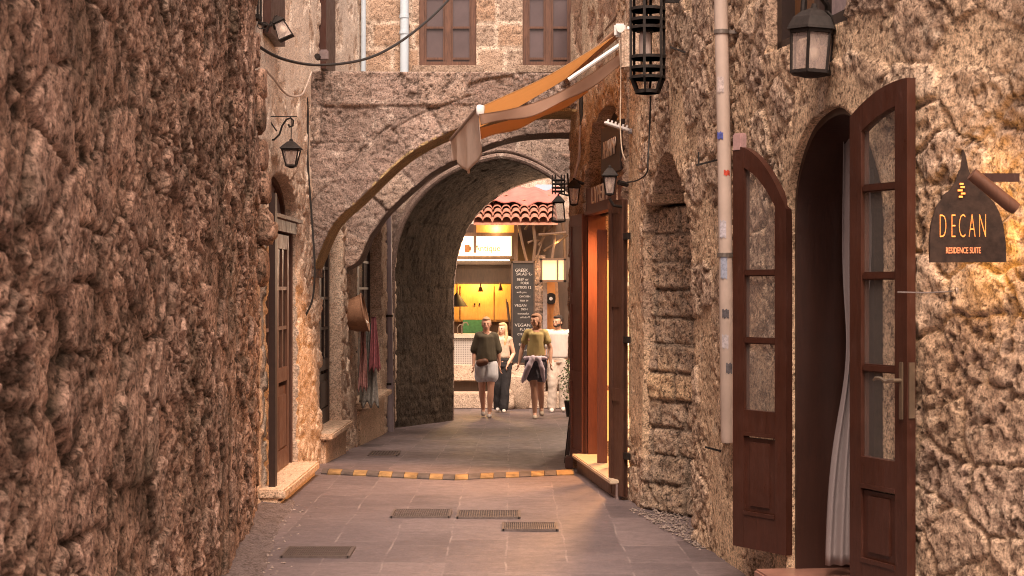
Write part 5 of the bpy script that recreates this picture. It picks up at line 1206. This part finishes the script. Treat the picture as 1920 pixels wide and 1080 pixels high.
lb = thing('box_lamp', tuple(P(1037, 507, 31.0)), 'glowing square box lamp with wooden frame hanging right of the chalkboard', 'lamp')
one('lamp_frame', M_mwood, lb, (1013, 1017, 485, 529, 30.95, .3), (1057, 1061, 485, 529, 30.95, .3), (1013, 1061, 484, 488, 30.95, .3), (1013, 1061, 525, 529, 30.95, .3), (1044, 1047, 488, 525, 30.95, .3))
one('lit_pane', emit('lamp_paper_glow', (.85, .42, .20), .7), lb, (1017, 1057, 488, 525, 31.0, .2))
mb = MB()
for k in range(5): mb.tube([P(1041 + k, 530, 31.6), P(1043 + k * .8, 560, 31.6), P(1038 + k * 2.6, 590, 31.6)], .012, 5)
o = mb.build('hanging_cords', plain('hemp_cord', (.45, .26, .14), .9), rc, True)
# houses behind and beside
fb = thing('far_house', (1, 42, kz), 'pale far house seen over the red tiled roof', 'house')
PF = front(-6, 8, 41.0); wall('wall', PF, 0, PF.L, -1, 5.6, .3, h_plaster(5, .02, .4), M_upper, [], res=.08, parent=fb)
one('window', plain('blue_sky_reflection_glass', (.45, .58, .70), .15, var=.1, sc=1), fb, (1004, 1037, 346, 372, 40.85, .1)); one('white_box', M_white, fb, (975, 1002, 358, 372, 38.5, .5))
sdw = thing('corner_house', (-3.2, 31, kz), 'dim stone house just beyond the left corner of the tunnel', 'house')
PG = Path([(-3.2, 28.2), (-3.2, 36)], 1); wall('wall', PG, 0, PG.L, -1, 5, .3, h_ashlar(.3, .5, .01, .02, 91), M_arch, [], res=.06, parent=sdw)
sdr = thing('corner_house', (3.2, 31, kz), 'dim stone house hidden beyond the right corner of the tunnel', 'house')
PH_ = Path([(3.4, 38), (3.4, 28.2)], 1); wall('wall', PH_, 0, PH_.L, -1, 5, .3, h_ashlar(.3, .5, .01, .02, 92), M_arch, [], res=.06, parent=sdr)
# potted climber behind the shop post
pl = thing('potted_plant', tuple(P(1074, 772, 27.6)), 'small leafy plant in a dark pot by the right edge of the passage', 'plant')
c = P(1073, 772, 27.6); c.z = gzf(27.6)
mb = MB(); mb.lathe([(.10, 0), (.14, .26), (.15, .28), (.13, .28)], c, 16); mb.build('pot', M_iron, pl, True)
rg = random.Random(11); V = []; Fc = []
for k in range(420):
    a = rg.uniform(0, 6.28); zz = rg.random() ** .8; r_ = (.05 + .16 * math.sin(math.pi * (zz * .8 + .15))) * rg.random() ** .5
    p = c + Vector((r_ * math.cos(a) - .02, r_ * math.sin(a), .25 + zz * .72)); d1_ = Vector((rg.gauss(0, 1), rg.gauss(0, 1), rg.gauss(0, .6))).normalized() * rg.uniform(.03, .055); d2_ = d1_.orthogonal().normalized() * .016
    n_ = len(V); V += [p, p + d1_ * .5 + d2_, p + d1_, p + d1_ * .5 - d2_]; Fc.append((n_, n_ + 1, n_ + 2, n_ + 3))
mesh_obj('foliage', V, Fc, plain('leaf_green', (.07, .10, .035), .6, var=.5, sc=9), pl)
mb = MB()
for k in range(6): a = k * 1.1; mb.tube([c + Vector((0, 0, .2)), c + Vector((.05 * math.cos(a), .05 * math.sin(a), .55)), c + Vector((.09 * math.cos(a + .5), .09 * math.sin(a + .5), .9))], .006, 5)
mb.build('stem', M_mwood, pl, True)
# warm lamps of the stall and shopfront; added fills for the walkers follow
lamp('stall_lamp', P(900, 520, 33.0), 48, (1, .56, .16), .1)
lamp('stall_lamp', P(930, 428, 31.72), 7, (1, .72, .30), .05)
lamp('shopfront_lamp', P(1005, 505, 31.2), 4, (1, .55, .22), .05)
lamp('shopfront_lamp', P(1045, 455, 31.25), 2.5, (1, .60, .22), .05)
lamp('stall_lamp', P(905, 492, 30.9), 14, (1, .66, .36), .25)
lamp('shopfront_lamp', (1.9, 29.0, 2.4), 34, (1, .58, .30), .25)
lamp('walker_fill_light', (1.75, 26.5, 2.3), 110, (1, .70, .50), .2)  # added fill with no fixture, brightens the walkers from the right
_pl = lamp('walker_fill_light', (-.2, 26.5, 3.55), 190, (1, .74, .55), .2, 'SPOT', spot=120); aim(_pl, (-.1, 28.2, 0))  # second added fill above the exit, unseen, lights the walkers' fronts
# ================================================================ people
def cap(mb, a, b_, r0, r1, n=14):
    a, b_ = Vector(a), Vector(b_); d = (b_ - a); L = d.length
    if L < 1e-5: mb.ell(a, (r0, r0, r0)); return
    d.normalize(); pr = []; 
    for k in range(5): t = math.pi / 2 * k / 4; pr.append((max(1e-4, r0 * math.sin(t)), -r0 * math.cos(t)))
    for k in range(1, 5): t = math.pi / 2 * k / 4; pr.append((max(1e-4, r1 * math.cos(t)), L + r1 * math.sin(t)))
    pr.insert(5, (r1, L)); M = Matrix.Translation(a) @ d.to_track_quat('Z', 'Y').to_matrix().to_4x4(); mb.lathe(pr, n=n, M=M)
def chain(mb, pts, rs):
    for i in range(len(pts) - 1): cap(mb, pts[i], pts[i + 1], rs[i], rs[i + 1])
def remeshed(mb, name, mat, parent, M, vox, sm=6):
    me = bpy.data.meshes.new('tmp'); me.from_pydata([tuple(M @ v) for v in mb.V], [], mb.F); o = link(bpy.data.objects.new('tmp', me))
    bm = bmesh.new(); bm.from_mesh(me); bmesh.ops.recalc_face_normals(bm, faces=bm.faces); bm.to_mesh(me); bm.free()
    r = o.modifiers.new('r', 'REMESH'); r.mode = 'VOXEL'; r.voxel_size = vox; r.use_smooth_shade = True
    if sm: s_ = o.modifiers.new('s', 'SMOOTH'); s_.factor = .5; s_.iterations = sm
    dg = bpy.context.evaluated_depsgraph_get(); m2 = bpy.data.meshes.new_from_object(o.evaluated_get(dg)); bpy.data.objects.remove(o)
    m2.materials.clear(); m2.materials.append(mat); q = link(bpy.data.objects.new(name, m2)); par(q, parent); return q
def hand(mb, w, d, side, curl=.5):
    """w wrist, d direction of the forearm; five unequal bent fingers"""
    w = Vector(w); d = Vector(d).normalized(); sx = Vector((0, 1, 0)) - d * d.y; sx.normalize(); out = d.cross(sx) * side
    pc = w + d * .045
    for k in range(4):
        b0 = w + d * .02 + sx * (-.022 + .015 * k); b1 = w + d * .082 + sx * (-.027 + .018 * k); cap(mb, b0, b1, .013, .0115, 8)
        L = (.058, .068, .064, .050)[k]; bend = -out * curl
        p1 = b1 + (d + bend * .35).normalized() * L * .42; p2 = p1 + (d + bend * .9).normalized() * L * .33; p3 = p2 + (d + bend * 1.5).normalized() * L * .3
        chain(mb, [b1, p1, p2, p3], [.0095, .0088, .008, .0068])
    t0 = w + d * .03 - sx * .022; t1 = t0 - sx * .026 + d * .028 - out * .008; t2 = t1 + d * .03 - sx * .006 - out * .010; chain(mb, [t0, t1, t2], [.0125, .0105, .0085])
SK = lambda n, c: plain(n, c, .55, var=.08, sc=8, bs=.05)
def person(base, H, label, skin, yaw, J, cloth_fn, hair_fn, female=True, nod=0):
    base = Vector(base); t = thing('person', tuple(base), label, 'person', 'people walking towards the camera'); k = H / 1.70
    M = Matrix.Translation(base) @ Matrix.Scale(k, 4)
    hd = Matrix.Translation((J['head'][0], J['head'][1], 1.50)) @ Matrix.Rotation(math.radians(yaw), 4, 'Z') @ Matrix.Rotation(math.radians(nod), 4, 'X')
    mb = MB(); sw = .142 if female else .185; wz = .088 if female else .10
    # torso
    def tor(z, rx, ry, y=0, x=0): mb.ell((x, y, z), (rx, ry, .10), n=18)
    for (z, rx, ry) in ((.90, .165, .11), (.98, .15, .105), (1.08, .125, .095), (1.18, .135, .10), (1.28, .150, .105), (1.36, .145, .09)):
        if not female: rx = {.90: .155, .98: .15, 1.08: .145, 1.18: .155, 1.28: .172, 1.36: .165}[z]
        mb.ell((0, 0, z), (rx, ry, .085), n=18)
    chain(mb, [(-sw, 0, 1.395), (0, .01, 1.42), (sw, 0, 1.395)], [.052, .055, .052])
    chain(mb, [(0, .012, 1.40), (0, .01, 1.47), (J['head'][0], J['head'][1] + .012, 1.53)], [.058, .050, .052])
    for s in ('L', 'R'):
        sg_ = -1 if s == 'L' else 1; sh_ = Vector((sg_ * sw, 0, 1.39)); el = Vector(J['el' + s]); wr = Vector(J['wr' + s])
        chain(mb, [sh_, sh_.lerp(el, .35), el], [.050, .045, .036]); chain(mb, [el, el.lerp(wr, .3), wr], [.036, .037, .024]); hand(mb, wr, wr - el, sg_ * -1, J.get('curl', .5))
        hp_ = Vector((sg_ * .085, 0, .90)); kn = Vector(J['kn' + s]); an = Vector(J['an' + s])
        chain(mb, [hp_, hp_.lerp(kn, .4), kn], [.092, .080, .055]); chain(mb, [kn, kn.lerp(an, .32), kn.lerp(an, .7), an], [.054, .057, .042, .034]); cap(mb, an, an + Vector((0, -.07, -.03)), .033, .028)
    # head
    def he(c, r): mb.ell((0, 0, 0), (1, 1, 1), M=hd @ Matrix.Translation(c) @ Matrix.Diagonal((*r, 1)), n=18, m=12)
    he((0, .010, .105), (.074, .094, .095)); he((0, -.022, .055), (.056, .066, .070)); he((0, -.052, .022), (.030, .032, .026)); he((0, -.060, .095), (.052, .030, .045))
    for s in (-1, 1): he((s * .074, .012, .078), (.010, .020, .030)); he((s * .036, -.062, .066), (.020, .018, .020))
    he((0, -.098, .066), (.011, .018, .013)); he((0, -.088, .085), (.008, .014, .022)); he((0, -.082, .038), (.022, .014, .008)); he((0, -.082, .028), (.018, .014, .007))
    remeshed(mb, 'body', skin, t, M, .0068, 4)
    for s in (-1, 1):
        e = MB(); e.ell((0, 0, 0), (1, 1, 1), M=M @ hd @ Matrix.Translation((s * .030, -.083, .091)) @ Matrix.Diagonal((.012, .008, .006, 1))); e.build('eye', M_eye, t, True)
        e = MB(); e.ell((0, 0, 0), (1, 1, 1), M=M @ hd @ Matrix.Translation((s * .031, -.088, .108)) @ Matrix.Diagonal((.018, .006, .0035, 1))); e.build('eyebrow', M_browh, t, True)
    e = MB(); e.ell((0, 0, 0), (1, 1, 1), M=M @ hd @ Matrix.Translation((0, -.094, .034)) @ Matrix.Diagonal((.020, .006, .006, 1))); e.build('mouth', M_lip, t, True)
    cloth_fn(t, M, J, sw); hair_fn(t, M, hd)
    return t
M_eye = plain('dark_eye', (.03, .02, .015), .3, bs=0); M_browh = plain('brown_brow', (.10, .06, .035), .8, bs=0); M_lip = plain('lips', (.38, .13, .10), .5, bs=0)
M_olive = plain('olive_tee', (.085, .074, .05), .9, var=.2, sc=10, bs=.4); M_khaki = plain('khaki_yellow_tee', (.46, .37, .16), .9, var=.12, sc=10, bs=.4)
M_blue = plain('pale_blue_denim', (.60, .63, .68), .9, var=.08, sc=12); M_dark = plain('dark_denim', (.10, .10, .12), .9, var=.2, sc=12); M_black = plain('black_trousers', (.022, .02, .022), .9); M_beige = plain('beige_trousers', (.52, .44, .37), .9, var=.1, sc=8, bs=.4)
M_poly = plain('off_white_polo', (.50, .45, .41), .9, var=.05, sc=8, bs=.3); M_shoe = plain('white_sneaker', (.62, .57, .52), .7, var=.1, sc=20); M_leath = plain('brown_leather_bag', (.13, .055, .03), .5); M_lilac = plain('lilac_cardigan', (.58, .50, .58), .9, var=.12, sc=9, bs=.3)
def shoes(t, M, J, mat=None, s=1.):
    for q in ('L', 'R'):
        a = Vector(J['an' + q]); mb = MB(); toe = a + Vector((0, -.125, -.045)) + Vector((0, 0, J.get('toe' + q, 0))); heel = a + Vector((0, .035, -.05))
        cap(mb, heel, toe, 0.042 * s, .040 * s); cap(mb, a + Vector((0, .005, -.005)), a + Vector((0, -.05, -.04)), .042 * s, .036 * s); cap(mb, toe, toe + Vector((0, -.03, -.006)), .034 * s, .026 * s)
        remeshed(mb, 'shoe', mat or M_shoe, t, M, .010, 3)
def folds(o, amp=.006, sc=(16, 16, 5)):
    me = o.data; n = len(me.vertices); co = np.empty(n * 3, np.float32); me.vertices.foreach_get('co', co); co = co.reshape(-1, 3); nr = np.empty(n * 3, np.float32); me.vertices.foreach_get('normal', nr); nr = nr.reshape(-1, 3)
    h = (fbm(co[:, 0] * sc[0] + co[:, 1] * 7, co[:, 2] * sc[2] + co[:, 0] * 3, 5, 3) - .5) * 2 * amp
    co += nr * h[:, None].astype(np.float32); me.vertices.foreach_set('co', co.ravel()); me.update(); return o
def top(t, M, J, sw, mat, name='top', z0=.95, slack=.02, sleeve=.5, srad=.065, flare=0., srad2=None, hem=None):
    mb = MB()
    for z in np.arange(z0 + .05, 1.37, .02):
        u = (1.37 - z) / (1.37 - z0); rx = (.142 if sw < .17 else .172) - .012 * math.sin(math.pi * min(1, u * 1.4)) + slack + flare * u; mb.ell((0, 0, z), (rx, .108 + slack * .8 + flare * .5 * u, .07), n=20)
    chain(mb, [(-sw, 0, 1.392), (0, .012, 1.405), (sw, 0, 1.392)], [.060, .062, .060])
    for s in ('L', 'R'):
        sg_ = -1 if s == 'L' else 1; sh_ = Vector((sg_ * sw, 0, 1.385)); el = Vector(J['el' + s]); chain(mb, [sh_, sh_.lerp(el, sleeve)], [srad, srad2 or srad])
    return folds(remeshed(mb, name, mat, t, M, .012, 4), .008)
def shorts(t, M, J, mat, name='shorts', frac=.42, r=.105, r2=.108):
    mb = MB()
    for z in (.99, .94, .89): mb.ell((0, 0, z), (.165, .118, .06), n=18)
    for s in ('L', 'R'):
        sg_ = -1 if s == 'L' else 1; h_ = Vector((sg_ * .085, 0, .88)); kn = Vector(J['kn' + s]); a = h_; b_ = h_.lerp(kn, frac); chain(mb, [a, b_], [r, r2 - .0]); 
    return folds(remeshed(mb, name, mat, t, M, .012, 3), .005)
def trousers(t, M, J, mat, r0=.10, r1=.075, r2=.065):
    mb = MB()
    for z in (1.0, .94, .89): mb.ell((0, 0, z), (.165, .118, .06), n=18)
    for s in ('L', 'R'):
        sg_ = -1 if s == 'L' else 1; h_ = Vector((sg_ * .085, 0, .88)); kn = Vector(J['kn' + s]); an = Vector(J['an' + s]); chain(mb, [h_, kn, kn.lerp(an, .5), an.lerp(kn, .02)], [r0, r1, (r1 + r2) / 2, r2])
    return folds(remeshed(mb, 'trousers', mat, t, M, .012, 3), .014, (14, 14, 9))
def hairf(mat, kind, wid=1.):
    def f(t, M, hd):
        mb = MB()
        def he(c, r): mb.ell((0, 0, 0), (1, 1, 1), M=hd @ Matrix.Translation(c) @ Matrix.Diagonal((*r, 1)), n=18, m=12)
        he((0, .034, .122), (.080, .088, .092)); he((0, -.01, .168), (.066, .075, .038))
        for s in (-1, 1): he((s * .062, .03, .10), (.022, .05, .07))
        if kind == 'bun': he((0, .11, .11), (.045, .04, .045)); he((0, .05, .04), (.055, .05, .06))
        if kind == 'short': he((0, .05, .05), (.06, .05, .05)); he((0, -.045, .176), (.058, .045, .026))
        if kind == 'bob': he((0, .06, .02), (.066, .05, .09)); he((.05, .03, .03), (.03, .04, .07))
        if kind == 'long':
            for s, L in ((-1, -.24), (1, -.30)): chain2 = [hd @ Vector((s * .062, .02, .10)), hd @ Vector((s * .082, .01, -.04)), hd @ Vector((s * .075, -.04, -.16)), hd @ Vector((s * .065, -.05, L))]; chain(mb, chain2, [.03, .036, .036, .012])
            chain(mb, [hd @ Vector((0, .07, .08)), hd @ Vector((0, .09, -.10)), hd @ Vector((0, .10, -.30))], [.06, .075, .03])
        remeshed(mb, 'hair', mat, t, M, .008, 3)
        if kind == 'short':
            b = MB()
            for c, r in (((0, -.058, .016), (.040, .034, .024)), ((-.045, -.03, .035), (.018, .04, .03)), ((.045, -.03, .035), (.018, .04, .03))): b.ell((0, 0, 0), (1, 1, 1), M=hd @ Matrix.Translation(c) @ Matrix.Diagonal((*r, 1)))
            remeshed(b, 'beard', mat, t, M, .008, 2)
    return f
def foot(px, Y): return (P(px, 0, Y).x, Y, gzf(Y))
# woman in olive tee
J1 = dict(head=(0, -.015), elL=(-.205, .04, 1.12), wrL=(-.215, -.06, .89), elR=(.200, .03, 1.12), wrR=(.222, .05, .88), knL=(-.075, -.02, .49), anL=(-.055, .16, .11), knR=(.075, -.10, .49), anR=(.055, -.16, .085), toeL=-.01, curl=.7)
def c1(t, M, J, sw):
    top(t, M, J, sw, M_olive, 'tee', .93, .022, .90, .066, .016, .078); shorts(t, M, J, M_blue, frac=.46, r=.118, r2=.126); shoes(t, M, J)
    mb = MB(); cap(mb, (-.11, -.16, .93), (-.02, -.17, .95), .065, .062); remeshed(mb, 'belt_bag', M_leath, t, M, .012, 3)
person(foot(912, 27.3), 1.71, 'woman in a loose olive tee, pale blue shorts and brown belt bag, walking at left', SK('warm_skin', (.66, .38, .27)), 0, J1, c1, hairf(plain('light_hair', (.42, .27, .16), .7, var=.3, sc=25), 'bun'))
# blonde woman
J2 = dict(head=(0, -.01), elL=(-.20, .02, 1.12), wrL=(-.20, -.06, .88), elR=(.215, .03, 1.12), wrR=(.11, -.10, .93), knL=(-.085, .02, .49), anL=(-.09, .12, .10), knR=(.06, -.08, .49), anR=(.03, -.12, .09), curl=.8)
def c2(t, M, J, sw): top(t, M, J, sw, plain('cream_strap_top', (.52, .42, .32), .9), 'top', 1.02, .008, .02, .045); trousers(t, M, J, M_black, .105, .09, .085); shoes(t, M, J)
person(foot(942, 29.6), 1.66, 'woman with long blonde hair, cream top and black trousers, behind the olive tee', SK('sunlit_skin', (.70, .42, .29)), -28, J2, c2, hairf(plain('blonde_hair', (.55, .36, .18), .7, var=.35, sc=25), 'long'))
# woman in khaki tee
J3 = dict(head=(-.005, -.02), elL=(-.225, .05, 1.14), wrL=(-.275, -.02, .91), elR=(.235, .0, 1.14), wrR=(.235, -.10, .92), knL=(-.03, -.12, .49), anL=(-.02, -.16, .085), knR=(.075, .03, .48), anR=(.095, .22, .14), toeR=-.03, curl=.7)
def c3(t, M, J, sw):
    top(t, M, J, sw, M_khaki, 'tee', .99, .008, .50, .060, .0, .066); shorts(t, M, J, M_dark, frac=.50, r=.105, r2=.104); shoes(t, M, J, plain('cream_sneaker', (.55, .48, .38), .7))
    mb = MB(); n_ = 16; pts = [Vector((.175 * math.cos(a), .125 * math.sin(a), .985 + .012 * math.sin(a * 5))) for a in np.linspace(0, 6.283, n_, endpoint=False)]; mb.tube(pts, .034, 8, closed=True)
    chain(mb, [(-.05, -.14, .99), (-.12, -.16, .86), (-.19, -.12, .66), (-.215, -.10, .60)], [.045, .05, .045, .022]); chain(mb, [(.04, -.14, .98), (.09, -.16, .84), (.125, -.14, .62)], [.04, .045, .028]); mb.ell((0, -.145, .985), (.05, .03, .04))
    folds(remeshed(mb, 'tied_cardigan', M_lilac, t, M, .012, 2), .010, (25, 20, 12))
    mb = MB(); mb.tube([Vector((.062 * math.sin(a), -.005 - .058 * math.cos(a), 1.43 - .03 * math.cos(a))) for a in np.linspace(0, 6.283, 20, endpoint=False)], .004, 5, closed=True); q = MB(); q.V = [M @ v for v in mb.V]; q.F = mb.F; q.build('necklace', M_brass, t, True)
person(foot(1005, 26.8), 1.755, 'woman in a khaki yellow tee with lilac cardigan tied at the waist and dark shorts', SK('tan_skin', (.60, .35, .24)), -38, J3, c3, hairf(plain('brown_hair', (.24, .13, .075), .7, var=.3, sc=25), 'bob'))
# man in polo
J4 = dict(head=(-.01, -.02), elL=(-.25, .02, 1.12), wrL=(-.26, -.05, .87), elR=(.26, .02, 1.12), wrR=(.285, -.04, .87), knL=(-.10, -.05, .49), anL=(-.12, -.04, .085), knR=(.09, .0, .49), anR=(.085, .03, .10), curl=.7)
def c4(t, M, J, sw):
    top(t, M, J, sw, M_poly, 'polo_shirt', .94, .022, .72, .078, .006, .082); trousers(t, M, J, M_beige, .105, .088, .082); shoes(t, M, J, None, 1.1)
    mb = MB(); chain(mb, [(-.055, -.06, 1.42), (-.075, .0, 1.445), (0, .06, 1.455), (.075, .0, 1.445), (.055, -.06, 1.42)], [.016, .02, .02, .02, .016]); remeshed(mb, 'collar', M_poly, t, M, .008, 2)
person(foot(1047, 29.8), 1.80, 'dark haired bearded man in off-white polo shirt and beige trousers, walking at right', SK('tanned_skin', (.48, .27, .18)), -42, J4, c4, hairf(plain('dark_hair', (.025, .016, .012), .7, var=.3, sc=25), 'short'), female=False)
